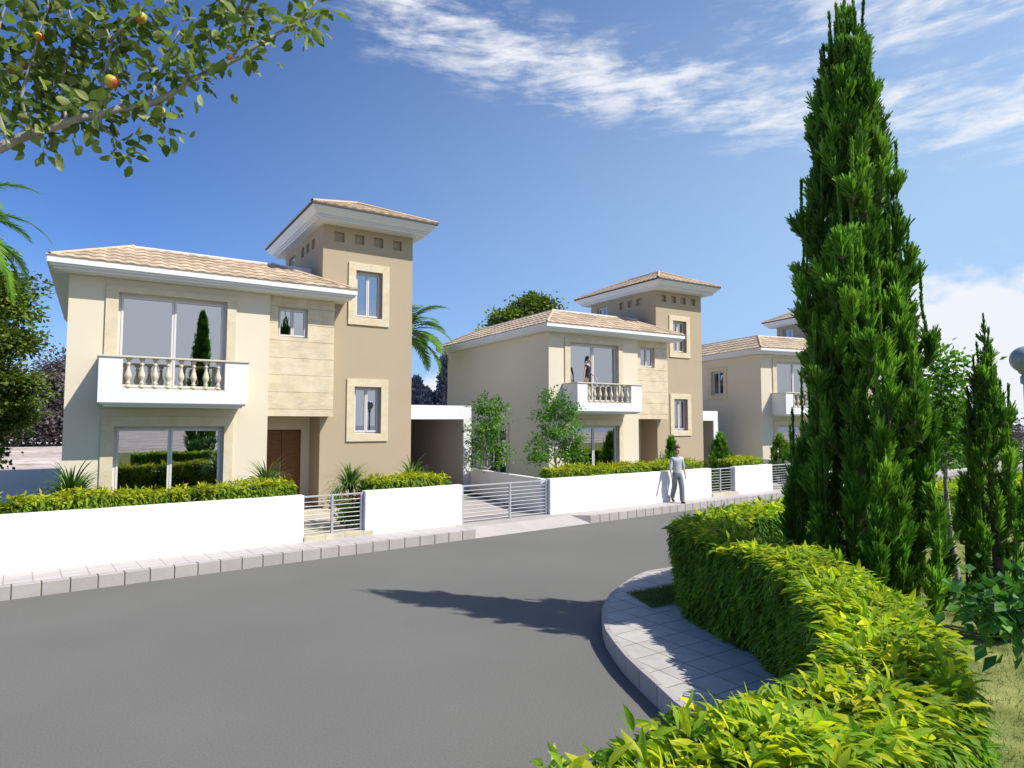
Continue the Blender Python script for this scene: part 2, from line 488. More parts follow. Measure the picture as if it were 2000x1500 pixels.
def make_window(root, axis, c, out, u0, u1, z0, z1, depth=.12, leaves_=2, sur=None, sill=True, fr=.055, name='window'):
    """casement: outer frame, leaves, panes; optional stone surround (l, r, b, t)"""
    bx = placer(axis, c, out)
    b = MB()
    d0, d1 = depth, depth + .06
    bx(b, u0, u1, d0, d1, z1 - fr, z1); bx(b, u0, u1, d0, d1, z0, z0 + fr)
    bx(b, u0, u0 + fr, d0, d1, z0 + fr, z1 - fr); bx(b, u1 - fr, u1, d0, d1, z0 + fr, z1 - fr)
    w = (u1 - u0 - 2 * fr) / leaves_
    lf = fr * .85
    for i in range(leaves_):
        a = u0 + fr + i * w; e = a + w
        y0, y1 = d0 - .015 - .012 * (i % 2), d1 - .02
        bx(b, a + .003, a + lf, y0, y1, z0 + fr, z1 - fr); bx(b, e - lf, e - .003, y0, y1, z0 + fr, z1 - fr)
        bx(b, a + lf, e - lf, y0, y1, z1 - fr - lf, z1 - fr); bx(b, a + lf, e - lf, y0, y1, z0 + fr, z0 + fr + lf)
    wo = b.build(name, MT['joinery'], root)
    for i in range(leaves_):
        a = u0 + fr + i * w; e = a + w
        g = MB(); bx(g, a + lf, e - lf, d0 + .015, d0 + .021, z0 + fr + lf, z1 - fr - lf)
        g.build('pane', MT['glass'], wo)
    if sur:
        s = MB(); l, r_, bt, tp = sur; pr = .045
        bx(s, u0 - l, u1 + r_, -pr, .02, z1, z1 + tp, bev=.004)
        if bt: bx(s, u0 - l, u1 + r_, -pr, .02, z0 - bt, z0, bev=.004)
        bx(s, u0 - l, u0, -pr, .02, z0, z1, bev=.004); bx(s, u1, u1 + r_, -pr, .02, z0, z1, bev=.004)
        s.build('surround', MT['surround'], wo)
    return wo

def roof_slope(b, A, B, C, D, tw=.30, rl=.36, h=.022, lift=.026):
    A, B, C, D = map(Vector, (A, B, C, D))
    s = (B - A).normalized()
    t = (D - A) - s * (D - A).dot(s)
    T = t.length; t.normalize()
    n = s.cross(t).normalized()
    if n.z < 0: n = -n
    lD, lC, lB = (D - A).dot(s), (C - A).dot(s), (B - A).length
    rows = max(1, round(T / rl)); rl = T / rows
    cols = math.ceil(lB / tw)
    prof = [(0, 0), (.12, .55), (.3, 1), (.5, .95), (.66, .4), (.76, 0), (1, -.12)]
    for i in range(rows):
        t0, t1 = i * rl, (i + 1) * rl
        L0, R0 = lD * t0 / T, lB + (lC - lB) * t0 / T
        L1, R1 = lD * t1 / T, lB + (lC - lB) * t1 / T
        for c in range(cols):
            x0 = c * tw
            if x0 > max(R0, R1) or x0 + tw < min(L0, L1): continue
            rv = random.random()
            pts = []
            for f, hh in prof:
                x = x0 + f * tw
                xa, xb = min(max(x, L0), R0), min(max(x, L1), R1)
                pts.append((A + s * xa + t * t0 + n * (hh * h + lift), A + s * xb + t * t1 + n * (hh * h * .85 + .002), A + s * xa + t * t0 + n * (hh * h * .8 - .01)))
            for k in range(len(pts) - 1):
                if (pts[k][0] - pts[k + 1][0]).length < 1e-5 and (pts[k][1] - pts[k + 1][1]).length < 1e-5: continue
                b.poly([pts[k][0], pts[k + 1][0], pts[k + 1][1], pts[k][1]], 0, rv if k < 4 else rv * .25)
                b.poly([pts[k][2], pts[k + 1][2], pts[k + 1][0], pts[k][0]], 0, rv * .05)

def ring(b, x0, x1, y0, y1, prof, mi=0):
    """sweep profile [(inset, z)...] round a rectangle"""
    for (i0, z0), (i1, z1) in zip(prof, prof[1:]):
        a = [(x0 + i0, y0 + i0, z0), (x1 - i0, y0 + i0, z0), (x1 - i0, y1 - i0, z0), (x0 + i0, y1 - i0, z0)]
        c = [(x0 + i1, y0 + i1, z1), (x1 - i1, y0 + i1, z1), (x1 - i1, y1 - i1, z1), (x0 + i1, y1 - i1, z1)]
        for k in range(4):
            k2 = (k + 1) % 4
            b.poly([a[k], a[k2], c[k2], c[k]], mi)

def make_villa():
    root = empty('villa')
    # --- cream main body
    b = MB()
    hole_wall(b, 'y', 0, 0, 4.414, 0, ZP, [(.98, 3.36, ZB, 5.49, .2), (.98, 3.36, .15, 2.31, .2)], -1)
    hole_wall(b, 'x', 0, 0, 8.62, 0, ZP, [(3.03, 4.75, .15, 2.28, .2)], -1)
    hole_wall(b, 'x', 4.414, 0, 1.54, 0, ZP, [], 1)
    hole_wall(b, 'x', 6.2, 4.93, 8.62, 0, ZP, [], 1)
    hole_wall(b, 'y', 8.62, 0, 6.2, 0, ZP, [(1.2, 2.6, 3.9, 5.3, .2)], 1)
    hole_wall(b, 'y', 1.54, 4.414, 5.938, 0, ZP, [(4.60, 5.70, .05, 2.21, .1)], -1)
    b.build('main_wall', MT['cream'], root)
    # rooms seen dimly through the glass
    b = MB()
    for z0, z1 in ((.1, 2.9), (3.05, 5.75)):
        b.poly([(.22, 4.4, z0), (6.1, 4.4, z0), (6.1, 4.4, z1), (.22, 4.4, z1)])
        b.poly([(.22, .22, z0), (.22, 8.4, z0), (.22, 8.4, z1), (.22, .22, z1)]) if z0 > 3 else None
        b.poly([(4.39, .22, z0), (4.39, 4.4, z0), (4.39, 4.4, z1), (4.39, .22, z1)])
        b.poly([(.02, .22, z1), (6.1, .22, z1), (6.1, 8.4, z1), (.02, 8.4, z1)])
        b.poly([(.02, .22, z0), (6.1, .22, z0), (6.1, 8.4, z0), (.02, 8.4, z0)], 1)
    b.build('interior', [MT['inner'], MT['floor_in']], root)
    # --- stone bay over the entrance
    b = MB()
    hole_wall(b, 'y', .095, 4.417, 6.174, 2.583, ZP, [(4.65, 5.44, 4.71, 5.52, .16)], -1)
    b.poly([(6.174, .095, 2.583), (6.174, .503, 2.583), (6.174, .503, ZP), (6.174, .095, ZP)])
    b.poly([(4.417, .095, 2.583), (6.174, .095, 2.583), (6.174, .503, 2.583), (4.417, .503, 2.583)])
    b.poly([(4.417, .503, 2.583), (5.935, .503, 2.583), (5.935, 1.537, 2.583), (4.417, 1.537, 2.583)])
    b.build('stone_bay', MT['limestone'], root)
    # --- tan tower
    b = MB()
    niche = [(6.27, 6.56), (6.87, 7.16), (7.46, 7.75), (8.07, 8.35)]
    hole_wall(b, 'y', .506, 5.938, 8.713, 0, 8.13, [(6.915, 7.73, 5.50, 6.89, .2), (6.915, 7.73, 2.09, 3.46, .2)] + [(a, c, 7.67, 7.96, .11, 1) for a, c in niche], -1)
    hole_wall(b, 'x', 5.938, .506, 4.93, 0, 8.13, [(a, c, 7.62, 7.93, .11, 1) for a, c in ((1.39, 1.72), (1.97, 2.29), (2.54, 2.86))] + [(3.69, 4.45, 6.95, 7.93, .15)], -1)
    hole_wall(b, 'x', 8.713, .506, 4.93, 0, 8.13, [], 1)
    hole_wall(b, 'y', 4.93, 5.938, 8.713, 0, 8.13, [], 1)
    b.build('tower_wall', MT['tan'], root)
    b = MB()
    for z0, z1 in ((.1, 2.9), (3.05, 5.2), (5.3, 8.0)):
        b.poly([(6.0, 2.6, z0), (8.65, 2.6, z0), (8.65, 2.6, z1), (6.0, 2.6, z1)])
        b.poly([(6.0, .72, z1), (8.65, .72, z1), (8.65, 4.8, z1), (6.0, 4.8, z1)])
    b.build('tower_interior', MT['inner'], root)
    # --- roofs
    E = (-.414, 6.635, -.5, 9.12); I = (1.30, 4.75, 1.523, 7.1); ZE, ZR = 6.075, 6.976
    b = MB()
    e = [(E[0], E[2]), (E[1], E[2]), (E[1], E[3]), (E[0], E[3])]
    q = [(I[0], I[2]), (I[1], I[2]), (I[1], I[3]), (I[0], I[3])]
    for k in range(4):
        k2 = (k + 1) % 4
        roof_slope(b, (*e[k], ZE), (*e[k2], ZE), (*q[k2], ZR), (*q[k], ZR))
        b.poly([(*e[k], ZE - .012), (*e[k2], ZE - .012), (*q[k2], ZR - .012), (*q[k], ZR - .012)], 0, .2)
        b.tube([tuple(Vector((*e[k], ZE + .02)).lerp(Vector((*q[k], ZR + .02)), .03)), (*q[k], ZR + .02)], .05, 6, 0, .5)
    ro = b.build('roof', MT['tile'], root)
    b = MB()
    ring(b, E[0] + .006, E[1] - .006, E[2] + .006, E[3] - .006, [(.02, 6.085), (0, 6.08), (0, 5.945), (.05, 5.945), (.05, 5.885), (.11, 5.885), (.11, 5.83), (.60, ZP)])
    b.build('fascia', MT['white'], ro)
    b = MB()
    ring(b, I[0] - .03, I[1] + .03, I[2] - .03, I[3] + .03, [(0, ZR - .06), (0, ZR + .035), (.14, ZR + .035), (.14, ZR - .08), (1.6, ZR - .08)])
    b.box(5.0, 5.932, 1.62, 4.2, 6.5, 7.03)
    b.build('parapet', MT['trim'], ro)
    # tower roof
    E = (5.403, 9.225, -.221, 5.595); ZE = 8.475
    cx, AP = 7.314, 9.30
    a0, a1 = (cx, 1.69, AP), (cx, 3.68, AP)
    b = MB()
    c4 = [(E[0], E[2], ZE), (E[1], E[2], ZE), (E[1], E[3], ZE), (E[0], E[3], ZE)]
    for A, B, C, D in ((c4[0], c4[1], a0, a0), (c4[1], c4[2], a1, a0), (c4[2], c4[3], a1, a1), (c4[3], c4[0], a0, a1)):
        roof_slope(b, A, B, C, D, tw=.27, rl=.34, h=.02, lift=.022)
    for A, B, C in ((c4[0], c4[1], a0), (c4[2], c4[3], a1)):
        b.poly([(p[0], p[1], p[2] - .012) for p in (A, B, C)], 0, .2)
    for A, B, C, D in ((c4[1], c4[2], a1, a0), (c4[3], c4[0], a0, a1)):
        b.poly([(p[0], p[1], p[2] - .012) for p in (A, B, C, D)], 0, .2)
    for k, a in enumerate((a0, a0, a1, a1)):
        b.tube([(c4[k][0], c4[k][1], c4[k][2] + .02), (a[0], a[1], a[2] + .03)], .05, 6, 0, .5)
    b.tube([(a0[0], a0[1], a0[2] + .03), (a1[0], a1[1], a1[2] + .03)], .05, 6, 0, .5)
    b.poly([(c4[0][0], c4[0][1], 8.43), (c4[1][0], c4[1][1], 8.43), (c4[2][0], c4[2][1], 8.43), (c4[3][0], c4[3][1], 8.43)], 1)
    ring(b, *E, [(0, 8.43), (0, 8.478)], 1)
    tr = b.build('tower_roof', [MT['tile'], MT['edge']], root)
    b = MB()
    ring(b, *E, [(.03, 8.427), (.04, 8.38), (.15, 8.27), (.17, 8.235), (.215, 8.235), (.215, 8.185), (.26, 8.185), (.26, 8.125), (.80, 8.125)])
    b.build('cornice', MT['trim'], tr)
    # --- windows
    make_window(root, 'y', 0, -1, .98, 3.36, ZB, 5.49, .14, 2, (.26, .22, 0, .16), fr=.06)
    make_window(root, 'y', 0, -1, .98, 3.36, .15, 2.31, .14, 2, (.26, .22, 0, .24), fr=.06)
    make_window(root, 'y', .095, -1, 4.65, 5.44, 4.71, 5.52, .12, 2, None, fr=.045)
    make_window(root, 'y', .506, -1, 6.915, 7.73, 5.50, 6.89, .14, 2, (.225, .22, .225, .225), fr=.05)
    make_window(root, 'y', .506, -1, 6.915, 7.73, 2.09, 3.46, .14, 2, (.225, .22, .225, .225), fr=.05)
    make_window(root, 'x', 5.938, -1, 3.69, 4.45, 6.95, 7.93, .1, 2, None, fr=.045)
    make_window(root, 'x', 0, -1, 3.03, 4.75, .15, 2.28, .14, 2, (.2, .2, 0, .2), fr=.05)
    # --- door
    b = MB()
    b.box(4.62, 5.155, 1.60, 1.64, .06, 2.19, b=.004); b.box(5.165, 5.68, 1.60, 1.64, .06, 2.19, b=.004)
    for x0, x1 in ((4.69, 5.09), (5.23, 5.62)):
        for z0, z1 in ((.2, .75), (.85, 1.4), (1.5, 2.08)):
            b.box(x0, x1, 1.585, 1.60, z0, z1, b=.006)
    dr = b.build('door', MT['door'], root)
    b = MB(); b.tube([(5.115, 1.55, .95), (5.115, 1.55, 1.25)], .012, 8); b.tube([(5.115, 1.55, .98), (5.115, 1.60, .98)], .008, 6); b.tube([(5.115, 1.55, 1.22), (5.115, 1.60, 1.22)], .008, 6)
    b.build('handle', MT['metal'], dr)
    b = MB(); b.box(4.4, 5.93, .1, 1.54, -.1, .05); b.box(4.30, 6.3, -.35, .1, -.1, .05)
    b.build('doorstep', MT['patio'], root)
    # --- balcony
    b = MB()
    x0, x1, y0, zt, zb = .628, 3.741, -.929, 3.86, 2.849
    b.box(x0, x1, y0, -.002, zb, 3.15); b.box(x0, x0 + .46, y0, y0 + .13, 3.15, zt); b.box(x1 - .53, x1, y0, y0 + .13, 3.15, zt)
    b.box(x0, x0 + .13, y0 + .13, -.002, 3.15, zt); b.box(x1 - .13, x1, y0 + .13, -.002, 3.15, zt)
    b.box(x0 + .05, x1 - .05, y0 + .05, -.002, zb - .045, zb); b.box(x0 + .11, x1 - .11, y0 + .11, -.002, zb - .09, zb - .045)
    ba = b.build('balcony', MT['white'], root)
    b = MB()
    b.box(x0 - .03, x1 + .03, y0 - .03, y0 + .15, zt, zt + .045, b=.008)
    b.box(x0 - .03, x0 + .15, y0 + .151, -.003, zt, zt + .045, b=.008); b.box(x1 - .15, x1 + .03, y0 + .151, -.003, zt, zt + .045, b=.008)
    b.build('handrail', MT['baluster'], ba)
    b = MB(); b.box(x0 + .46, x1 - .53, y0 + .02, y0 + .12, 3.15, 3.19)
    b.build('bottom_rail', MT['baluster'], ba)
    prof = [(.066, 3.19), (.066, 3.235), (.03, 3.25), (.045, 3.28), (.055, 3.30), (.03, 3.325), (.042, 3.37), (.070, 3.43), (.072, 3.47), (.058, 3.53), (.036, 3.61), (.027, 3.67), (.030, 3.70), (.052, 3.725), (.030, 3.75), (.028, 3.78), (.052, 3.81), (.06, 3.83), (.06, 3.86)]
    bm_ = MB(); bm_.lathe(0, 0, prof, 14)
    first = None
    for i in range(8):
        x = 1.20 + i * .2665
        if first is None:
            first = bm_.build('baluster', MT['baluster'], ba, loc=(x, y0 + .07, 0), smooth=True); o = first
        else:
            o = first.copy(); col.objects.link(o); o.parent = ba; o.location = (x, y0 + .07, 0)
    # --- carport
    b = MB()
    b.box(8.716, 11.88, 2.412, 8.2, 2.536, 3.017, b=.006)
    b.box(11.57, 11.88, 2.412, 8.2, -.1, 2.5355)
    cp = b.build('carport', MT['white'], root)
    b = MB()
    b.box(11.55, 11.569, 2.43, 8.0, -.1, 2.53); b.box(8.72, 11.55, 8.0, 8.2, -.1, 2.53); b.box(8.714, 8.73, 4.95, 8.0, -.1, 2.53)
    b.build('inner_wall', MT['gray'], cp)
    return root

villa = make_villa()
OX, OY = -.626, 17.793
villa.location = (OX, OY, 0)
tag(villa, 'cream and tan two storey villa nearest the viewer, with square tower and white balustraded balcony', 'house', 'villas along the street')
v2 = copy_tree(villa)
v2.location = (14.10, 19.43, 0); v2.rotation_euler.z = -.022
tag(v2, 'middle cream villa with tower, a woman in a dark dress standing on its balcony', 'house')
v3 = copy_tree(villa)
v3.location = (27.386, 20.033, 0); v3.rotation_euler.z = -.185
tag(v3, 'farthest cream villa, partly hidden by the tall cypress, small windows in its side wall', 'house')
# the far villa has windows in its side wall
mw = [o for o in bpy.data.objects if o.parent == v3 and o.name.startswith('main_wall')][0]
b = MB()
hole_wall(b, 'y', 0, 0, 4.414, 0, ZP, [(.98, 3.36, ZB, 5.49, .2), (.98, 3.36, .15, 2.31, .2)], -1)
hole_wall(b, 'x', 0, 0, 8.62, 0, ZP, [(2.70, 3.68, 3.93, 5.2, .2), (5.35, 6.33, 3.93, 5.2, .2)], -1)
hole_wall(b, 'x', 4.414, 0, 1.54, 0, ZP, [], 1)
hole_wall(b, 'x', 6.2, 4.93, 8.62, 0, ZP, [], 1)
hole_wall(b, 'y', 8.62, 0, 6.2, 0, ZP, [(1.2, 2.6, 3.9, 5.3, .2)], 1)
hole_wall(b, 'y', 1.54, 4.414, 5.938, 0, ZP, [(4.60, 5.70, .05, 2.21, .1)], -1)
mw.data = b.build('main_wall_far', MT['cream'], None).data
bpy.data.objects.remove([o for o in bpy.data.objects if o.name.startswith('main_wall_far')][0])
side = [o for o in bpy.data.objects if o.parent == v3 and o.name.startswith('window') and abs(sum(v.co.x for v in o.data.vertices) / len(o.data.vertices) - .17) < .2]
for o in side:
    for ch in list(bpy.data.objects):
        if ch.parent == o: bpy.data.objects.remove(ch)
    bpy.data.objects.remove(o)
for a in (2.70, 5.35):
    make_window(v3, 'x', 0, -1, a, a + .98, 3.93, 5.2, .14, 2, (.26, .26, .24, .2), fr=.05)
# ------------------------------------------------------------------ ground, road, kerbs
TH = math.atan(.085)
ky = lambda x: 12.16 + .0925 * x          # far kerb line
wy = lambda x: 13.08 + .0762 * x          # face of the garden walls
sheet('ground', [(-900, -700), (60, -700), (150, 0), (158, 54), (300, 140), (900, 500), (900, 1200), (-900, 1200)], -.26, MT['dry'])
sheet('sea', [(-3000, -3000), (6000, -3000), (6000, 6000), (-3000, 6000)], -4., MT['sea'])
sheet('road', [(-60, -30), (80, -30), (80, ky(80)), (-60, ky(-60))], -.2, MT['asphalt'])
# far pavement in runs between the driveway aprons
def pavement(x0, x1):
    n = 6
    top = [(x0 + (x1 - x0) * i / n, ky(x0 + (x1 - x0) * i / n) + .12) for i in range(n + 1)]
    bot = [(x, wy(x) + .3) for x, _ in reversed(top)]
    sheet('pavement', top + bot, 0., MT['pave'], rz=TH, org=(0, 12.3))
for a, e in ((-60, 7.24), (10.85, 20.75), (24.3, 60)):
    pavement(a, e)
b = MB()
x = -30.
ca, sa = math.cos(math.atan(.0925)), math.sin(math.atan(.0925))
while x < 50:
    skip = 7.15 < x + .18 < 10.9 or 20.65 < x + .18 < 24.35
    if not skip:
        r = random.random()
        n0 = len(b.v)
        b.box(.004, .352, 0, .125, -.3, .003 + random.uniform(-.001, .001), r=r, b=.008)
        for i in range(n0, len(b.v)):
            vx, vy, vz = b.v[i]
            b.v[i] = (x + vx * ca - vy * sa, ky(x) + vx * sa + vy * ca, vz)
    x += .36 * ca
o = b.build('kerb', MT['kerb']); o['kind'] = 'structure'
b = MB()
x = -30.
b.poly([(x, ky(x) + .012, -.3), (7.15, ky(7.15) + .012, -.3), (7.15, ky(7.15) + .012, -.005), (x, ky(x) + .012, -.005)])
b.poly([(10.9, ky(10.9) + .012, -.3), (20.65, ky(20.65) + .012, -.3), (20.65, ky(20.65) + .012, -.005), (10.9, ky(10.9) + .012, -.005)])
o = b.build('kerb_bedding', MT['soil']); o['kind'] = 'structure'
# driveway crossings: a ramp up from the road, then paving to the gate line
for a, e in ((7.2, 10.88), (20.7, 24.33)):
    b = MB()
    K = lambda x, d: (x, ky(x) + d)
    p = [K(a, 0), K(e, 0), K(e - .42, .34), K(a + .12, .34)]
    b.poly([(*p[0], -.2), (*p[1], -.2), (*p[2], 0.002), (*p[3], .002)])
    b.poly([(*p[0], -.2), (*p[3], .002), (*K(a, .34), .002), (*K(a, 0), .002)])
    b.poly([(*p[1], -.2), (*K(e, 0), .002), (*K(e, .34), .002), (*p[2], .002)])
    b.poly([(*K(a, .34), .002), (*K(e, .34), .002), (e, wy(e) + .32, .002), (a, wy(a) + .32, .002)])
    o = b.build('driveway_ramp', MT['kerb']); o['kind'] = 'structure'
# near island: paving, kerb, lawn
isle = [(60, 11.6), (24, 8.9), (12, 8.0), (8.31, 7.72), (7.57, 7.74), (7.05, 7.55), (6.515, 7.24), (6.15, 7.02), (5.852, 6.78), (5.52, 6.477), (5.245, 6.137), (5.017, 5.818), (4.807, 5.433), (4.622, 5.054), (4.493, 4.727), (4.361, 4.359), (4.232, 4.028), (4.14, 3.70), (4.05, 3.35), (3.85, 2.95), (3.4, 2.6), (2.5, 2.5), (1, 2.6), (-1.5, 3.2), (-6, 4), (-30, 6)]
def inset(path, d):
    out = []
    for i, p in enumerate(path):
        a = Vector(path[max(i - 1, 0)]); c = Vector(path[min(i + 1, len(path) - 1)])
        t = (c - a).normalized(); nrm = Vector((-t.y, t.x))
        out.append((p[0] + nrm.x * d, p[1] + nrm.y * d))
    return out
sheet('island_paving', [(60, -28)] + inset(isle, .052) + [(-30, -28)], 0., MT['islepave'], org=(4.983, 5.625))
b = MB()
acc = []
for i in range(1, len(isle) - 2):
    a, c = Vector(isle[i]), Vector(isle[i + 1])
    Lg = (c - a).length
    k = max(1, round(Lg / .36))
    for j in range(k): acc.append(a.lerp(c, j / k))
acc.append(Vector(isle[-2]))
inn = [Vector(q) for q in inset([tuple(p) for p in acc], .06)]
for i in range(len(acc) - 1):
    a, c, ia, ic = acc[i], acc[i + 1], inn[i], inn[i + 1]
    g = (c - a).normalized() * .007
    a2, c2, ia2, ic2 = a + g, c - g, ia + g, ic - g
    b.prism([tuple(a2), tuple(ia2), tuple(ic2), tuple(c2)], -.3, .003, r=random.random())
    nn = (ia - a).normalized() * .012
    b.poly([(*(a + nn), -.3), (*(c + nn), -.3), (*(c + nn), 0), (*(a + nn), 0)], 1)
o = b.build('island_kerb', [MT['kerb'], MT['soil']]); o['kind'] = 'structure'
lawnp = [(22, 6.9), (14, 6.7), (10, 6.55), (8, 6.45), (7.0, 6.3), (6.5, 5.9), (6.4, 5.2), (6.26, 4.5), (5.95, 3.7), (5.5, 3.1), (4.75, 2.3), (4.1, 1.8), (3.4, 1.4), (2.5, 1.2), (1.65, 1.2), (-20, 1.2), (-20, -27), (60, -27), (60, 7.2)]
sheet('lawn', lawnp, .012, MT['lawn'])
sheet('grass_patch', [(6.36, 6.84), (7.27, 6.84), (7.27, 6.17), (6.10, 6.17)], .006, MT['lawn2'])
# lots behind the walls
for k, (x0, x1, xg0, xg1, xd0, xd1) in enumerate(((-14, 11.2, 3.59, 4.91, 7.36, 10.085), (11.2, 26, 16.97, 18.28, 20.54, 23.3), (26, 44, 31, 32.2, 35, 38))):
    sheet('garden_lawn', [(x0, wy(x0) + .15), (x1, wy(x1) + .15), (x1, 31), (x0, 31)], -.02, MT['lawn2'])
    sheet('garden_path', [(xg0 - .05, wy(xg0) + .22), (xg1 + .25, wy(xg1) + .22), (xg1 + 1.0, OY + (.1, 1.5, 3)[k]), (xg0 + .1, OY + (.1, 1.5, 3)[k])], .03, MT['patio'])
    sheet('driveway', [(xd0 + .02, wy(xd0) + .2), (xd1 - .02, wy(xd1) + .2), (xd1 + 1.0, OY + (8, 10, 11)[k]), (xd0 + .4, OY + (8, 10, 11)[k])], .01, MT['drive'], rz=.05)

# ------------------------------------------------------------------ garden walls, gates
def gwall(x0, x1, label, h=.93, th=.2, z0=-.05):
    b = MB()
    L = math.hypot(x1 - x0, wy(x1) - wy(x0)); a = math.atan2(wy(x1) - wy(x0), x1 - x0)
    b.box(0, L, 0, th, z0, h, b=.006)
    o = b.build('garden_wall', MT['white'], loc=(x0, wy(x0), 0), rz=a)
    return tag(o, label, 'wall', 'white street walls')
gwall(-14, 3.59, 'long low white garden wall in front of the nearest villa, from the left edge to the small gate')
gwall(4.91, 7.36, 'short white garden wall between the small gate and the driveway gate of the nearest villa')
gwall(10.085, 16.97, 'long white garden wall behind the walking man, in front of the middle villa')
gwall(18.28, 20.54, 'short white garden wall right of the far small gate, left of the cypress')
gwall(23.3, 31.0, 'far white garden wall behind the tall cypress, before the farthest villa')
def side_wall(p, q, z1a, z1b, label, mat='white'):
    b = MB()
    d = (Vector(q) - Vector(p)).normalized(); n = Vector((d.y, -d.x)) * .16
    P = [Vector(p), Vector(q), Vector(q) + n, Vector(p) + n]
    Z = [z1a, z1b, z1b, z1a]
    for i in range(4):
        j = (i + 1) % 4
        b.poly([(*P[i], -.1), (*P[j], -.1), (*P[j], Z[j]), (*P[i], Z[i])])
    b.poly([(*P[i], Z[i]) for i in range(4)])
    return tag(b.build('boundary_wall', MT[mat]), label, 'wall')
side_wall((9.93, wy(10) + .21), (11.2, 20.15), .925, .80, 'white boundary wall running back beside the nearest driveway to the carport')
side_wall((23.15, wy(23.2) + .21), (25.9, 21.4), .925, .80, 'far white boundary wall running back beside the second driveway')
side_wall((-26, 25.0), (-.3, 25.5), .95, .95, 'low shaded white wall left of the nearest villa, before the dry field', 'white')
b = MB()
def step(x0, x1, label):
    a = math.atan2(wy(x1) - wy(x0), x1 - x0)
    b = MB(); b.box(-.02, math.hypot(x1 - x0, wy(x1) - wy(x0)) + .16, -.03, .5, -.05, .10, b=.006)
    return tag(b.build('gate_step', MT['patio'], loc=(x0, wy(x0), 0), rz=a), label, 'step', 'gate steps')
step(3.61, 4.93, 'pale stone step under the nearest small gate')
step(16.99, 18.28, 'pale stone step under the far small gate, right of the man')
def gate(x0, x1, label, posts, nb, zb, zt, dy=.12, name='gate'):
    a = math.atan2(wy(x1) - wy(x0), x1 - x0); L = math.hypot(x1 - x0, wy(x1) - wy(x0))
    root = empty(name, (x0, wy(x0) + dy, 0), a, label, 'gate')
    b = MB(); b.box(0, L, -.018, .018, zt - .035, zt, b=.004); b.build('top_rail', MT['metal'], root)
    for p in posts:
        b = MB(); b.box(p * L - .025, p * L + .025, -.026, .026, zb - .02, zt - .002, b=.004); b.build('post', MT['metal'], root)
    f = None
    for i in range(nb):
        z = zb + .02 + (zt - zb - .06) * i / nb
        if f is None:
            b = MB(); b.tube([(0, 0, 0), (L, 0, 0)], .009, 6); f = b.build('bar', MT['metal'], root, loc=(0, 0, z))
        else:
            o = f.copy(); col.objects.link(o); o.parent = root; o.location = (0, 0, z)
    return root
gate(3.60, 4.90, 'small grey metal bar gate in front of the path to the nearest villa', (.47, .97), 8, .12, .90)
gate(16.98, 18.27, 'small grey metal bar gate right of the walking man', (.47, .97), 8, .12, .90)
gate(7.37, 10.07, 'wide grey metal bar gate across the nearest driveway', (.02, .545, .985), 9, .03, .90)
gate(20.55, 23.28, 'wide grey metal bar gate partly behind the tall cypress', (.02, .545, .985), 9, .03, .90)

# street lamp at the right edge
root = empty('street_lamp', (12.12, 4.11, 0), 0, 'grey street lamp with round globe at the right edge', 'street lamp')
b = MB(); b.lathe(0, 0, [(.14, 0), (.14, .12), (.09, .2), (.06, .3), (.05, 1.2), (.042, 2.9), (.042, 2.98), (.075, 3.0), (.075, 3.1), (.05, 3.13), (.09, 3.16), (.10, 3.19)], 16)
b.build('pole', MT['stonegrey'], root, smooth=False)
b = MB(); b.ball((0, 0, 3.37), .205, 24, 16); b.build('globe', MT['globe'], root, smooth=True)
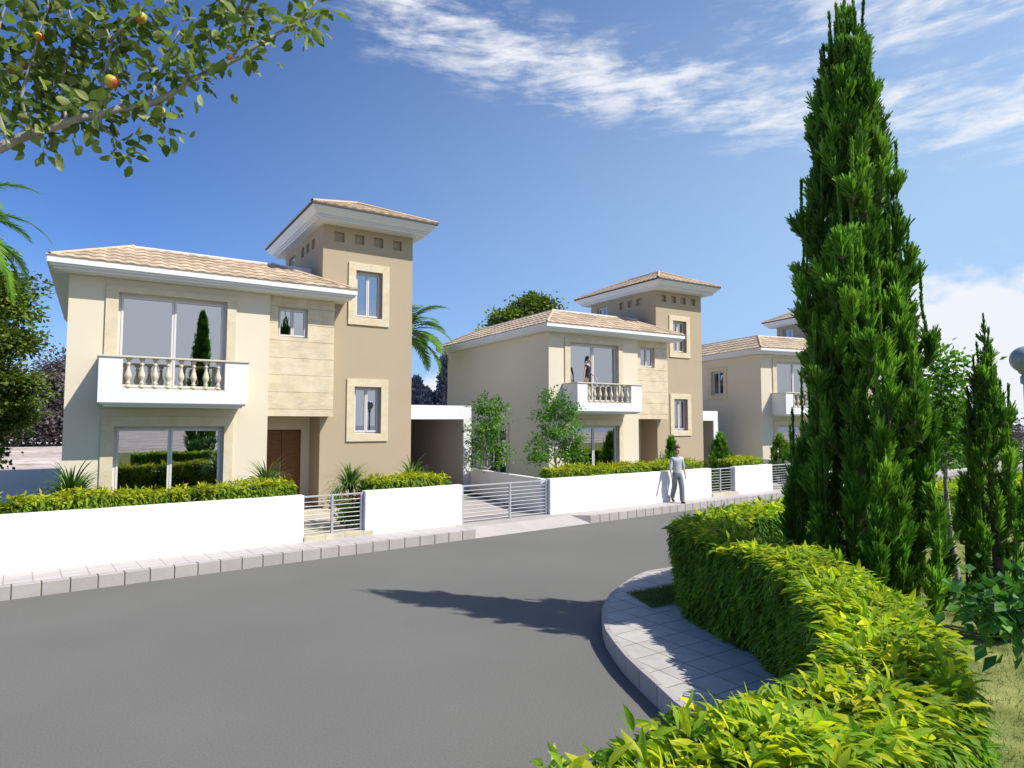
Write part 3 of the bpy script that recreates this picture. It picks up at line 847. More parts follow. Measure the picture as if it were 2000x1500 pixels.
# ------------------------------------------------------------------ hedges
def resample(path, step):
    P = [Vector(p) for p in path]; out = []
    for a, c in zip(P, P[1:]):
        k = max(1, int((c - a).length / step))
        out += [a.lerp(c, j / k) for j in range(k)]
    return out + [P[-1]]
def hedge(name, path, half, z0, z1, dens, lsize, tm, mat, label, seed, jit=.05, zf=None, capends=True):
    """leafy hedge along a path: dark leafy core with leaves over its sides and top"""
    g = np.random.default_rng(seed)
    P = np.array([tuple(p) for p in resample(path, .12)])
    T = np.gradient(P, axis=0); T /= np.linalg.norm(T, axis=1, keepdims=True)
    Nn = np.stack([-T[:, 1], T[:, 0]], 1)
    s = np.concatenate([[0], np.cumsum(np.linalg.norm(np.diff(P, axis=0), axis=1))])
    # core
    b = MB()
    hw, ht = half - .05, z1 - .06
    prof = [(-hw, z0), (-hw * 1.0, ht - .08), (-hw + .07, ht), (hw - .07, ht), (hw, ht - .08), (hw, z0)]
    n0 = len(b.v)
    for i in range(len(P)):
        for (o_, z_) in prof:
            b.v.append((P[i, 0] + Nn[i, 0] * o_, P[i, 1] + Nn[i, 1] * o_, z_ + .02 * math.sin(s[i] * 5 + o_ * 9)))
    k = len(prof)
    for i in range(len(P) - 1):
        for j in range(k - 1):
            b.f.append((i * k + j, i * k + j + 1, (i + 1) * k + j + 1, (i + 1) * k + j)); b.mi.append(0); b.rnd.append(.2)
    for i in (0, len(P) - 1):
        b.f.append(tuple(i * k + j for j in range(k))); b.mi.append(0); b.rnd.append(.2)
    root = b.build(name, MT['hedgec'])
    tag(root, label, 'hedge')
    # leaves
    H = z1 - z0; per = 2 * H + 2 * half; n = int(dens * per * s[-1])
    u = g.uniform(0, s[-1], n)
    q = g.uniform(0, per, n)
    if capends:
        m = int(dens * 2 * half * per / 2)
        u2 = np.where(g.random(m) < .5, 0., s[-1]); q2 = g.uniform(0, per, m)
    px, py = np.interp(u, s, P[:, 0]), np.interp(u, s, P[:, 1])
    tx, ty = np.interp(u, s, T[:, 0]), np.interp(u, s, T[:, 1])
    nx, ny = -ty, tx
    off = np.where(q < H, -half, np.where(q < H + 2 * half, q - H - half, half))
    z = np.where(q < H, z0 + q, np.where(q < H + 2 * half, z1, z1 - (q - H - 2 * half)))
    top = (q >= H) & (q < H + 2 * half)
    # round the shoulder, uneven faces
    lump = .035 * np.sin(u * 3.1 + z * 4) + .03 * np.sin(u * 7.3 - z * 5 + off * 6)
    edge = np.abs(off) > half - .08
    z = z + np.where(top, lump - .04 * (np.abs(off) / half) ** 4, 0)
    side = np.sign(off) * (~top)
    off2 = off + side * lump
    O = np.stack([px + nx * off2, py + ny * off2, z], 1) + g.normal(0, jit * .5, (n, 3))
    outw = np.stack([nx * np.sign(off), ny * np.sign(off), np.zeros(n)], 1)
    tang = np.stack([tx, ty, np.zeros(n)], 1)
    up = np.array([0, 0, 1.])
    rs = g.normal(0, 1, (n, 3))
    D = np.where(top[:, None], outw * (.6 + .5 * (np.abs(off) / half)[:, None]) + up * .06 + tang * .3 + rs * np.array([.55, .55, .28]),
                 outw * .62 - up * (.55 + .3 * g.random((n, 1))) + tang * .15 + rs * .42)
    NR = np.where(top[:, None], up * 1.0 + outw * .25 + rs[:, ::-1] * .45, outw * .75 + up * .65 + rs[:, ::-1] * .35)
    if capends:
        m_ = m
        endp = np.where((u2 == 0)[:, None], P[0], P[-1]); endt = np.where((u2 == 0)[:, None], -T[0], T[-1])
        o2 = g.uniform(-half, half, m_); zz = g.uniform(z0, z1, m_)
        nn = np.where((u2 == 0)[:, None], Nn[0], Nn[-1])
        Oe = np.concatenate([endp + nn * o2[:, None] + endt * .02, zz[:, None]], 1)
        et = np.concatenate([endt, np.zeros((m_, 1))], 1)
        re = g.normal(0, 1, (m_, 3))
        O = np.concatenate([O, Oe]); D = np.concatenate([D, et * .6 - up * .6 + re * .45]); NR = np.concatenate([NR, et * .8 + up * .6 + re[:, ::-1] * .35])
        top = np.concatenate([top, np.zeros(m_, bool)])
    n = len(O)
    r = g.beta(1.6, 2.4, n) * np.where(top, 1., .80) + np.where(top, .33, 0.)  # top leaves made yellower and lighter: sunlit tops painted into the leaf tone
    L_ = lsize * g.uniform(.65, 1.25, n)
    # some upright sprays poking out of the top
    m = int(s[-1] * 9)
    u3 = g.uniform(0, s[-1], m); o3 = g.uniform(-half, half, m)
    c3 = np.stack([np.interp(u3, s, P[:, 0]) - np.interp(u3, s, T[:, 1]) * o3, np.interp(u3, s, P[:, 1]) + np.interp(u3, s, T[:, 0]) * o3, np.full(m, z1 + .02)], 1)
    c3 = np.repeat(c3, 5, 0); rr = g.normal(0, 1, (len(c3), 3))
    O = np.concatenate([O, c3 + rr * .02]); D = np.concatenate([D, up * .5 + rr * .7]); NR = np.concatenate([NR, up * .5 + rr[:, ::-1]])
    r = np.concatenate([r, g.uniform(.4, 1, len(c3))]); L_ = np.concatenate([L_, lsize * g.uniform(.8, 1.3, len(c3))])
    leaves('foliage', tm, O, D, NR, L_, np.clip(r, 0, 1), mat, root)
    return root
cl_near = [(1.48, 1.83), (2.5, 1.76), (3.2, 1.70), (3.9, 2.02), (4.57, 2.47), (5.25, 3.1), (5.80, 3.75), (6.17, 4.5), (6.40, 5.2), (6.72, 5.85), (7.25, 6.25), (8, 6.42), (9.2, 6.5)]
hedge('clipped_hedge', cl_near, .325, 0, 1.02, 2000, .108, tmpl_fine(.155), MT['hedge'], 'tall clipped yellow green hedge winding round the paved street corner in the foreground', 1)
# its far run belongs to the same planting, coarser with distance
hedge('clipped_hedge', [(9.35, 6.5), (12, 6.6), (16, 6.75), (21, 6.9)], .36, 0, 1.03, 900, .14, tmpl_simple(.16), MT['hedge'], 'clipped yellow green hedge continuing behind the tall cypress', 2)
def planter(x0, x1, label, seed, zt=1.13):
    hedge('planter_hedge', [(x0, wy(x0) + .52), ((x0 + x1) / 2, wy((x0 + x1) / 2) + .52), (x1, wy(x1) + .52)], .28, .02, zt, 1000, .12, tmpl_simple(.17), MT['lime'], label, seed)
planter(-6.5, -1.35, 'bright lime green hedge behind the white wall at the left edge of the picture', 3)
planter(-1.15, 1.45, 'bright lime green hedge below the nearest villa windows, between two others', 4)
planter(1.65, 3.42, 'bright lime green hedge just left of the nearest small gate', 5, 1.16)
planter(5.1, 7.05, 'bright lime green hedge behind the short wall, below the nearest tower', 6)
planter(10.35, 16.75, 'long lime green hedge behind the wall and the walking man', 7)
planter(18.45, 20.3, 'short lime green hedge right of the far small gate', 8)

# ------------------------------------------------------------------ cypresses
def cypress(name, base, top, prof, nshoot, nneedle, label, seed, nl=.15, nw=.055, spikes=22, cat='tree', spread=1., group=None, coarse=False):
    """prof: list of (height fraction, half width)"""
    g = np.random.default_rng(seed)
    base = np.array(base, float); Ht = top[2] - base[2]
    lean = np.array([top[0] - base[0], top[1] - base[1], 0.])
    root = empty(name, tuple(base), 0, label, cat, group)
    pf = np.array(prof)
    Rr = lambda f: np.interp(f, pf[:, 0], pf[:, 1])
    b = MB()
    b.tube([(0, 0, 0), (lean[0] * .4, lean[1] * .4, Ht * .4), (lean[0] * .9, lean[1] * .9, Ht * .9)], [Ht * .014 + .02, Ht * .009 + .01, .008], 8)
    O, D, NR, S, RN = [], [], [], [], []
    ax = lambda f: np.array([lean[0] * f, lean[1] * f, Ht * f])
    golden = 2.39996
    for i in range(nshoot + spikes):
        spike = i >= nshoot
        f0 = (g.random() ** .8) * .93 if not spike else g.uniform(.12, .9)
        a = i * golden + g.normal(0, .3)
        Rw = Rr(min(1, f0 + .06))
        rad = Rw * (g.uniform(.12, 1.0) ** .5 if not spike else g.uniform(.88, 1.10))
        rad *= 1 + .16 * math.sin(3 * a + f0 * 9) - .04
        if spike: rad = Rw * g.uniform(1.02, 1.2)
        ln = (.55 + .45 * g.random()) * (.36 + .5 * Rw) * (1.15 if not spike else 1.9) * (Ht / 7.3) ** .4
        f0 = max(f0 - ln * .25 / Ht, .0)
        e = np.array([math.cos(a), math.sin(a), 0])
        p0 = ax(f0) + e * rad * .45
        p3 = ax(min(f0 + ln / Ht, 1.)) + e * rad * (1.0 if not spike else 1.04) + np.array([0, 0, max(0., (f0 + ln / Ht - 1) * Ht)])
        m1 = ax(f0) + e * rad * (.92 if not spike else 1.02) + np.array([0, 0, ln * (.25 if not spike else .15)])
        ts = np.linspace(0, 1, 7)
        cur = np.array([(1 - t) ** 2 * p0 + 2 * t * (1 - t) * m1 + t * t * p3 for t in ts])
        cur[1:-1] += g.normal(0, .012, (5, 3))
        b.tube([tuple(c) for c in cur[::2]], [.010, .008, .005, .002], 4)
        n = int(nneedle * (1 if not spike else 2.4))
        t = g.uniform(.12, 1, n) if not spike else g.uniform(.0, 1, n)
        seg = np.clip((t * 6).astype(int), 0, 5); fr = t * 6 - seg
        pos = cur[seg] * (1 - fr[:, None]) + cur[seg + 1] * fr[:, None]
        d = norm(cur[seg + 1] - cur[seg])
        rs = norm(g.normal(0, 1, (n, 3)))
        perp = norm(rs - d * np.sum(rs * d, 1, keepdims=True))
        op = g.uniform(.30, .72, (n, 1)) if not spike else g.uniform(.12, .34, (n, 1))
        D.append(d + perp * op); NR.append(np.cross(d, perp) + perp * .6); O.append(pos)
        S.append(nl * g.uniform(.65, 1.15, n) * (1 if not spike else .50) * (1.05 - .25 * t)); 
        tone = g.uniform(.0, .75)
        RN.append(np.clip(tone * .6 + .45 * t + g.normal(0, .12, n), 0, 1))
    b.build('trunk', MT['barkd'], root)
    O = np.concatenate(O)
    leaves('crown', tmpl_needle(nw), O, np.concatenate(D), np.concatenate(NR), np.concatenate(S), np.concatenate(RN), MT['needle'], root)
    return root
def spire_cypress(name, base, top, prof, nsp, label, seed, nl=.13, nw=.05, slen=(1.4, 2.4), tuftlen=.30, dens=52, step=.075):
    """columnar conifer: many near-vertical leaders, each with fans of short shoots and a thin needle-clad tip"""
    g = np.random.default_rng(seed)
    base = np.array(base, float); Ht = top[2] - base[2]
    lean = np.array([top[0] - base[0], top[1] - base[1], 0.])
    root = empty(name, tuple(base), 0, label, 'tree')
    pf = np.array(prof)
    Rr = lambda f: np.interp(f, pf[:, 0], pf[:, 1]) * .86
    ax = lambda f: np.array([lean[0] * f, lean[1] * f, Ht * f])
    b = MB()
    b.tube([(0, 0, 0), tuple(ax(.4)), tuple(ax(.9))], [Ht * .014 + .015, Ht * .008 + .01, .008], 8)
    O, D, NR, S, RN = [], [], [], [], []
    def clad(p0, p1, n, lo, hi, size, tone):
        """needles along one short shoot p0-p1"""
        t = g.uniform(0, 1, n)[:, None]
        d = norm((p1 - p0)[None]); L_ = np.linalg.norm(p1 - p0)
        rs = norm(g.normal(0, 1, (n, 3))); perp = norm(rs - d * np.sum(rs * d, 1, keepdims=True))
        op = g.uniform(lo, hi, (n, 1)) * (1.1 - .5 * t)
        O.append(p0 + (p1 - p0) * t); D.append(d + perp * op); NR.append(np.cross(d, perp) + perp * .5)
        S.append(size * g.uniform(.7, 1.15, n)); RN.append(np.clip(tone + .22 * t[:, 0] + g.normal(0, .11, n), 0, 1))
    extra = nsp // 5
    for j in range(nsp + 1 + extra):
        centre = j == nsp; lone = j > nsp
        a = j * 2.39996 + g.normal(0, .25)
        ft = 1.0 if centre else .16 + .80 * ((j + .5) / nsp) ** 1.05 + g.normal(0, .012)
        if lone: ft = g.uniform(.36, .95)
        ft = min(ft, .985 if not centre else 1.)
        k = 0. if centre else (g.uniform(.16, 1.) ** .55 if not lone else g.uniform(1.05, 1.22))
        L = (g.uniform(*slen) * (1.15 - .5 * ft)) if not centre else Ht * .8
        if lone: L *= .62
        fs = max(.0, ft - L / Ht)
        e = np.array([math.cos(a), math.sin(a), 0]); tw = g.normal(0, .03, 2)
        M = 26 if centre else 13
        pts = []
        rtop = Rr(ft) * k + (.03 if not centre else 0)
        rbot = min(Rr(fs + .04) * k, rtop + .22)
        for t in np.linspace(0, 1, M):
            f = fs + (ft - fs) * t
            r = rtop + (rbot - rtop) * (1 - min(1, t / .65)) ** 1.2
            r *= min(1., .25 + t * 7) if not centre else 0
            pts.append(ax(f) + e * r + np.array([tw[0] * t, tw[1] * t, 0]))
        pts = np.array(pts)
        b.tube([tuple(p) for p in pts[::2]], list(np.linspace(.016, .003, len(pts[::2]))), 5)
        seglen = np.linalg.norm(np.diff(pts, axis=0), axis=1).sum()
        tone0 = g.uniform(.05, .45) + .12 * k
        ns = int(seglen * .80 / step)
        tip = (g.uniform(.50, .70) if not lone else .28) if not centre else .93
        for i in range(ns):
            t = .02 + (tip - .02) * (i + g.random()) / ns
            x = t * (M - 1); q = int(x); p = pts[q] + (pts[min(q + 1, M - 1)] - pts[q]) * (x - q)
            aa = a + g.normal(0, 1.25) if not centre else g.uniform(0, 6.28)
            ee = np.array([math.cos(aa), math.sin(aa), 0])
            el = g.uniform(1.0, 1.42)
            ln = tuftlen * g.uniform(.6, 1.15) * (1.0 - .55 * (t / tip) ** 2) * (.65 + .35 * min(1, Rr(ft) / .5))
            p1 = p + (ee * math.cos(el) + np.array([0, 0, math.sin(el)])) * ln
            n = int(dens * (.5 + .5 * ln / tuftlen))
            clad(p, p1, n, .22, .62, nl, tone0 + g.normal(0, .07))
            if i % 3 == 0:
                b.tube([tuple(p), tuple(p1)], [.005, .002], 4)
        # slender leader tip
        i0 = int((tip - .04) * (M - 1))
        for q in range(i0, M - 1):
            clad(pts[q], pts[q + 1], int(dens * 1.5), .16, .36, nl * .52, tone0 + .1)
    b.build('trunk', MT['barkd'], root)
    leaves('crown', tmpl_needle(nw), np.concatenate(O), np.concatenate(D), np.concatenate(NR), np.concatenate(S), np.concatenate(RN), MT['needle'], root)
    return root
P1 = [(0, .66), (.06, .88), (.12, .95), (.25, .95), (.42, .77), (.60, .54), (.74, .44), (.84, .30), (.91, .20), (.96, .13), (1, .02)]
spire_cypress('cypress', (7.47, 4.19, 0), (7.50, 4.19, 7.85), P1, 165, 'tall dark green cypress with spiky upright shoots rising out of the top of the picture', 21, nl=.135, nw=.055)
P2 = [(0, .30), (.1, .35), (.35, .35), (.5, .31), (.63, .27), (.77, .18), (.87, .10), (1, .01)]
spire_cypress('cypress', (8.42, 3.18, 0), (8.44, 3.26, 3.58), P2, 46, 'smaller spiky cypress near the right edge, beside the street lamp', 22, nl=.10, nw=.055, slen=(.8, 1.4), tuftlen=.26, step=.07)
cypress('cypress', (5.9, -12.4, 0), (5.9, -12.4, 10.4), [(a, w * 1.15) for a, w in P1], 420, 90, 'tall cypress across the lawn, seen only as a reflection in the villa windows', 23, spikes=26, nl=.3, nw=.07)
PB = [(0, .55), (.15, .62), (.4, .48), (.7, .3), (1, .05)]
def conif(x, y, h, w, label, seed):
    cypress('conifer_bush', (x, y, 0), (x, y, h), [(a, q * w / .5) for a, q in PB], 130, 80, label, seed, nl=.14, nw=.07, spikes=10, cat='bush')
conif(16.75, 15.9, 1.92, .42, 'small dark conifer bush just behind the walking man', 31)
conif(19.75, 16.3, 2.0, .62, 'dark cone shaped conifer bush between the two far villas', 32)
conif(23.85, 16.6, 1.95, .6, 'dark conifer bush left of the tall cypress, in front of the farthest villa', 33)

# ------------------------------------------------------------------ broadleaf trees
def blob_tree(name, base, blobs, nclump, nleaf, lsize, tm, mat, barkm, label, seed, tr=.05, spread=.16, cat='tree', up=.3, shell=.5, forks=None, group=None, trunk_pts=None):
    """blobs: (x, y, z, r, weight) relative to base; limbs grow from the trunk to clumps in each blob"""
    g = np.random.default_rng(seed)
    root = empty(name, base, 0, label, cat, group)
    b = MB()
    hi = max(q[2] for q in blobs)
    tp = trunk_pts or [(0, 0, -.1), (.03, .02, hi * .25), (-.02, .03, hi * .5), (.02, 0, hi * .8)]
    b.tube(tp, [tr * (1 - .75 * i / (len(tp) - 1)) for i in range(len(tp))], 9)
    tz = np.array(tp)
    W = np.array([q[4] if len(q) > 4 else q[3] ** 2 for q in blobs], float); W /= W.sum()
    O, D, NR, S, RN = [], [], [], [], []
    for bi, q in enumerate(blobs):
        c = np.array(q[:3], float); r = q[3]
        zt = max(tp[0][2] + .2, min(c[2] - r * .9, tp[-1][2]))
        st = np.array([np.interp(zt, tz[:, 2], tz[:, 0]), np.interp(zt, tz[:, 2], tz[:, 1]), zt])
        mid = (st + c) / 2 + g.normal(0, r * .12, 3)
        b.tube([tuple(st), tuple(mid), tuple(c)], [tr * .45, tr * .3, tr * .15], 6)
        k = max(3, int(nclump * W[bi]))
        for _ in range(k):
            v = norm(g.normal(0, 1, 3)); v[2] = v[2] * .85 + .05
            cc = c + v * r * (shell + (1 - shell) * g.random()) * g.uniform(.55, 1.12)
            if g.random() < .5:
                m2 = (c + cc) / 2 + g.normal(0, r * .08, 3)
                b.tube([tuple(c if g.random() < .5 else mid), tuple(m2), tuple(cc)], [tr * .14 + .002, tr * .09 + .001, .002], 4)
            n = int(nleaf * g.uniform(.5, 1.4))
            sp = spread * g.uniform(.6, 1.3)
            pp = cc + g.normal(0, 1, (n, 3)) * sp * np.array([1, 1, .62])
            O.append(pp)
            rs = g.normal(0, 1, (n, 3))
            D.append(norm(pp - cc) * .7 + v * .5 + rs * .5 + np.array([0, 0, -.15]))
            NR.append(np.array([0, 0, 1.]) + rs[:, ::-1] * .6 + v * .25)
            S.append(lsize * g.uniform(.6, 1.25, n)); RN.append(np.clip(g.beta(2, 2.2, n) + g.normal(0, .12), 0, 1))
    b.build('trunk', barkm, root, smooth=True)
    leaves('crown', tm, np.concatenate(O), np.concatenate(D), np.concatenate(NR), np.concatenate(S), np.concatenate(RN), mat, root)
    return root
# two young trees before the middle villa
blob_tree('young_tree', (11.2, 19.0, 0), [(-.1, 0, 3.0, .45), (.1, 0, 2.4, .55), (.35, 0, 1.7, .5), (-.3, .1, 1.6, .45), (.55, 0, 1.15, .35), (-.45, 0, 2.2, .35), (.3, 0, 2.95, .35), (-.5, 0, 1.15, .3)], 110, 38, .10, tmpl_simple(.3), MT['ivy'], MT['bark'], 'slender young tree left of the middle villa, beside the carport pillar', 41, tr=.05, spread=.13)
blob_tree('young_tree', (11.95, 16.1, 0), [(-.15, 0, 3.1, .42), (.25, 0, 2.75, .5), (0, 0, 2.2, .5), (-.55, 0, 1.75, .42), (-.75, 0, 1.35, .34), (.6, 0, 1.9, .5), (.75, 0, 1.35, .42), (.1, 0, 1.5, .45), (-.35, 0, 2.65, .38), (.55, 0, 2.45, .38)], 140, 42, .095, tmpl_simple(.3), MT['ivy'], MT['bark'], 'fuller young tree in front of the corner of the middle villa', 42, tr=.05, spread=.125)
# slender tree between the two cypresses
blob_tree('slender_tree', (9.2, 3.95, 0), [(.05, .1, 3.1, .26), (-.15, 0, 2.75, .30), (.25, .1, 2.8, .28), (.05, 0, 2.35, .32), (-.2, .1, 2.0, .28), (.3, 0, 2.1, .28)], 110, 34, .085, tmpl_simple(.26), MT['ivy'], MT['bark'], 'slender pale trunked tree between the tall and the small cypress', 43, tr=.055, spread=.13,
          trunk_pts=[(0, 0, -.1), (.0, .0, .5), (-.09, .02, 1.1), (-.12, .03, 1.6), (-.02, .03, 2.4)])
# big tree left of the nearest villa
blob_tree('maple_tree', (-4.3, 29.5, 0), [(0, 0, 8.0, 1.7), (1.2, .3, 7.0, 1.3), (1.6, .4, 5.3, 1.0), (-1.2, 0, 6.5, 1.6), (.5, 0, 5.5, 1.5), (1.7, .2, 3.9, .9), (.7, 0, 3.8, 1.2), (-.8, .2, 3.9, 1.3), (1.4, 0, 2.6, .8), (2.1, 0, 2.9, .5), (.3, .2, 2.2, 1.0), (1.0, 0, 1.6, .7), (-.8, 0, 2.0, 1.)], 640, 84, .14, tmpl_round(.4), MT['oak'], MT['barkd'], 'large leafy tree left of the nearest villa, reaching down over the dry field', 44, tr=.16, spread=.26)
blob_tree('round_tree', (22.6, 33.2, 0), [(0, 0, 9.2, 1.6), (-1.5, 0, 8.2, 1.5), (1.5, 0, 8.3, 1.6), (-2.7, 0, 7.2, 1.1), (2.9, .3, 7.6, 1.2), (0, 0, 7.4, 1.8), (.6, 0, 9.5, 1.1), (-3.4, 0, 6.6, .8), (4.0, 0, 6.9, .9)], 480, 75, .20, tmpl_round(.42), MT['oak'], MT['barkd'], 'round topped tree rising behind the roof of the middle villa', 45, tr=.22, spread=.28)
blob_tree('young_tree', (11.3, 3.4, 0), [(0, 0, 1.9, .4), (.3, -.2, 1.5, .45), (-.2, .1, 1.3, .4), (.2, 0, 1.0, .4)], 90, 40, .08, tmpl_simple(.3), MT['ivy'], MT['bark'], 'low leafy tree at the right edge, before the street lamp', 48, tr=.04, spread=.12)
# low plants in the left garden
blob_tree('garden_shrub', (-3.3, 17.3, 0), [(0, 0, .9, .4), (.3, 0, .6, .35), (-.4, 0, .7, .4)], 50, 40, .10, tmpl_simple(.28), MT['ivy'], MT['bark'], 'leafy shrub behind the lime hedge at the left edge', 46, tr=.03, spread=.12, cat='shrub')
# broad leaved shrub leaning in at the right edge; the rest of it stands outside the frame
blob_tree('broadleaf_shrub', (4.75, .75, 0), [(-.80, .72, 1.42, .13), (-.70, .66, 1.52, .12), (-.90, .62, 1.33, .11), (-.66, .84, 1.46, .12), (-.62, .52, 1.40, .16), (-.42, .3, 1.5, .24), (-.2, .0, 1.3, .28), (.15, -.1, 1.55, .28), (-.1, .35, .95, .25)], 110, 24, .095, tmpl_simple(.27), MT['broad'], MT['bark'], 'dark broad leaved shrub reaching in from the right edge, in front of the small cypress', 47, tr=.045, spread=.08, cat='shrub')
# dark scrub behind the dry field, far cypresses tinted blue for haze behind the gap, scrub on the right
def scrub(x, y, h, w, label, seed, mat='scrub', name='scrub_bush', n=230, ls=.19, cat='bush'):
    g = random.Random(seed)
    bl = [(g.uniform(-w, w), g.uniform(-w * .5, w * .5), g.uniform(.10, .80) * h, g.uniform(.20, .34) * h) for _ in range(11)]
    blob_tree(name, (x, y, -.2), bl, n, 46, ls, tmpl_round(.4), MT[mat], MT['barkd'], label, seed, tr=.1, spread=.4 * w / 2.2, cat=cat)
for i, (u, h, lb) in enumerate(((-9.5, 5.2, 'dark purple brown scrub at the far left edge of the dry field'), (-6.4, 5.5, 'dark purple brown scrub behind the large leafy tree'), (-3.2, 5.3, 'dark purple brown scrub between the large leafy tree and the nearest villa'), (0.2, 5.2, 'dark purple brown scrub nearest the corner of the villa, behind the dry field'))):
    scrub(u * 2.2 - 1.0, 97 + (i % 2) * 3, h * 2.1, 4.8, lb, 60 + i, ls=.42, n=260)
PC = [(0, .8), (.3, 1.0), (.6, .7), (.85, .35), (1, .06)]
for i, (u, d, h, lb) in enumerate(((-.148, 46, 5.8, 'hazy blue grey cypress just right of the nearest tower'), (-.133, 46, 5.0, 'hazy blue grey bushy cypress, second in the gap between the villas'), (-.118, 47, 4.6, 'hazy blue grey cypress in the middle of the gap between the villas'), (-.104, 46, 7.4, 'tallest hazy blue grey cypress beside the back corner of the middle villa'))):
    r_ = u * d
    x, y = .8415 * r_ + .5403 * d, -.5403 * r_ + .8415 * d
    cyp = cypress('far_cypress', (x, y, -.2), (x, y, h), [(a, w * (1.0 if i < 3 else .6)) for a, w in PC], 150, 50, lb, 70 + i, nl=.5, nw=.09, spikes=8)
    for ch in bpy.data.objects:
        if ch.parent == cyp and ch.name.startswith('crown'): ch.data.materials[0] = MT['hazed_leaf']
for i, (u, d, h, w) in enumerate(((.665, 44, 3.2, 3.0), (.705, 48, 3.6, 3.2), (.745, 50, 3.4, 3.0))):
    r_ = u * d
    scrub(.8415 * r_ + .5403 * d, -.5403 * r_ + .8415 * d, h, w, ('dark distant bush behind the slender tree', 'dark distant bush between the slender tree and the small cypress', 'dark distant bush right of the small cypress')[i], 80 + i)

# ------------------------------------------------------------------ palms
def palm(name, base, crown_z, nfr, fl, label, seed, leaf=.34, arch=1.0, droop=.8, tr=.16):
    g = np.random.default_rng(seed)
    root = empty(name, base, 0, label, 'palm tree')
    b = MB()
    n = int(crown_z / .12)
    b.lathe(0, 0, [(tr * (1.15 - .3 * i / n) * (1 + .10 * (i % 2)), crown_z * i / n) for i in range(n + 1)], 12)
    b.build('trunk', MT['barkd'], root)
    rb = MB(); O, D, NR, S, RN = [], [], [], [], []
    for i in range(nfr):
        a = i * 2.39996 + g.normal(0, .1)
        el = np.interp(i / nfr, [0, 1], [1.25, -.35]) + g.normal(0, .08)
        e = np.array([math.cos(a), math.sin(a), 0]); L = fl * g.uniform(.85, 1.1)
        ts = np.linspace(0, 1, 12)
        pts = []; p = np.array([0, 0, crown_z]) + e * .08; th = el
        for t in ts:
            pts.append(p.copy())
            th -= (droop * 2.3 * (.35 + t) / 12) * (1.0 if th > -1.35 else .1)
            p = p + (e * math.cos(th) + np.array([0, 0, math.sin(th)])) * L / 11
        pts = np.array(pts)
        rb.tube([tuple(q) for q in pts[::2]] + [tuple(pts[-1])], list(np.linspace(.022, .004, 7)), 5)
        m = 62
        t = np.linspace(.10, 1, m); x = t * 11; k = np.clip(x.astype(int), 0, 10); fr = (x - k)[:, None]
        pos = pts[k] * (1 - fr) + pts[k + 1] * fr; d = norm(pts[k + 1] - pts[k])
        sidev = norm(np.cross(d, np.array([0, 0, 1.]) + e * .01)); upv = np.cross(sidev, d)
        for sg in (-1, 1):
            O.append(pos); D.append(d * .75 + sidev * sg * 1.0 + upv * .12 - np.array([0, 0, .25]) + g.normal(0, .06, (m, 3)))
            NR.append(upv + sidev * sg * -.3)
            S.append(leaf * np.sin(np.pi * np.clip(t * .86 + .1, 0, 1)) ** .6 * g.uniform(.9, 1.1, m)); RN.append(np.clip(.25 + .5 * g.random() + g.normal(0, .15, m), 0, 1))
    rb.build('frond_stem', MT['palm'], root)
    leaves('crown', tmpl_blade(.055), np.concatenate(O), np.concatenate(D), np.concatenate(NR), np.concatenate(S), np.concatenate(RN), MT['palm'], root)
    return root
palm('palm_tree', (-2.9, 17.2, 0), 6.35, 28, 2.1, 'palm tree leaning its drooping fronds in from the left edge', 91, leaf=.34, droop=1.0)
palm('palm_tree', (11.75, 28.1, 0), 6.6, 34, 2.9, 'palm tree behind the tower of the nearest villa', 92, leaf=.55)

# ------------------------------------------------------------------ tufts and flowers
def tuft(x, y, z, h, n, label, seed, sp=1., stem=0.):
    g = np.random.default_rng(seed)
    root = empty('spiky_plant', (x, y, z), 0, label, 'plant')
    if stem:
        b = MB(); b.tube([(0, 0, -.1), (.02, 0, stem * .5), (0, 0, stem)], [.04, .03, .03], 7); b.build('stem', MT['barkd'], root)
    b = MB()
    for i in range(n):
        a = g.uniform(0, 2 * math.pi); el = g.uniform(.15, 1.45); L = h * g.uniform(.7, 1.15)
        e = np.array([math.cos(a), math.sin(a), 0]); sd = np.array([-math.sin(a), math.cos(a), 0])
        p = np.array([0, 0, stem]) + e * .02; th = el; pts = []
        for t in range(7):
            pts.append(p.copy()); p = p + (e * math.cos(th) + np.array([0, 0, 1]) * math.sin(th)) * L / 6 * sp; th -= .30 * (1.5 - el / 1.5)* (.5 + t / 4)
        w = .02 * g.uniform(.8, 1.3); rv = float(np.clip(g.beta(2, 2), 0, 1))
        ws = [w * .7, w, w, w * .8, w * .6, w * .35, 0.001]
        for t in range(6):
            b.poly([pts[t] - sd * ws[t], pts[t] + sd * ws[t], pts[t + 1] + sd * ws[t + 1], pts[t + 1] - sd * ws[t + 1]], 0, rv)
    b.build('blades', MT['tuft'], root)
tuft(-.35, 14.75, .80, .90, 230, 'fountain of spiky leaves at the left corner of the nearest villa', 101, 1.0, .1)
tuft(3.15, 14.75, .62, .80, 130, 'fountain of spiky leaves in front of the wooden door', 102, 1.0, .35)
tuft(5.0, 14.75, .70, .80, 170, 'tall spiky leaved plant right of the nearest small gate, below the tower windows', 103, 1.0, .15)
tuft(6.62, 14.9, .62, .75, 110, 'spiky leaved plant at the right end of the short hedge, before the carport', 104, 1.0, .35)
tuft(16.05, 15.5, .6, .85, 110, 'spiky leaved plant left of the walking man, behind the long hedge', 105, 1.0, .2)
for (x, y, z) in ((-.35, 14.75, .0), (3.15, 14.75, 0), (5.0, 14.75, 0), (6.62, 14.9, 0), (16.05, 15.5, 0)):
    pass
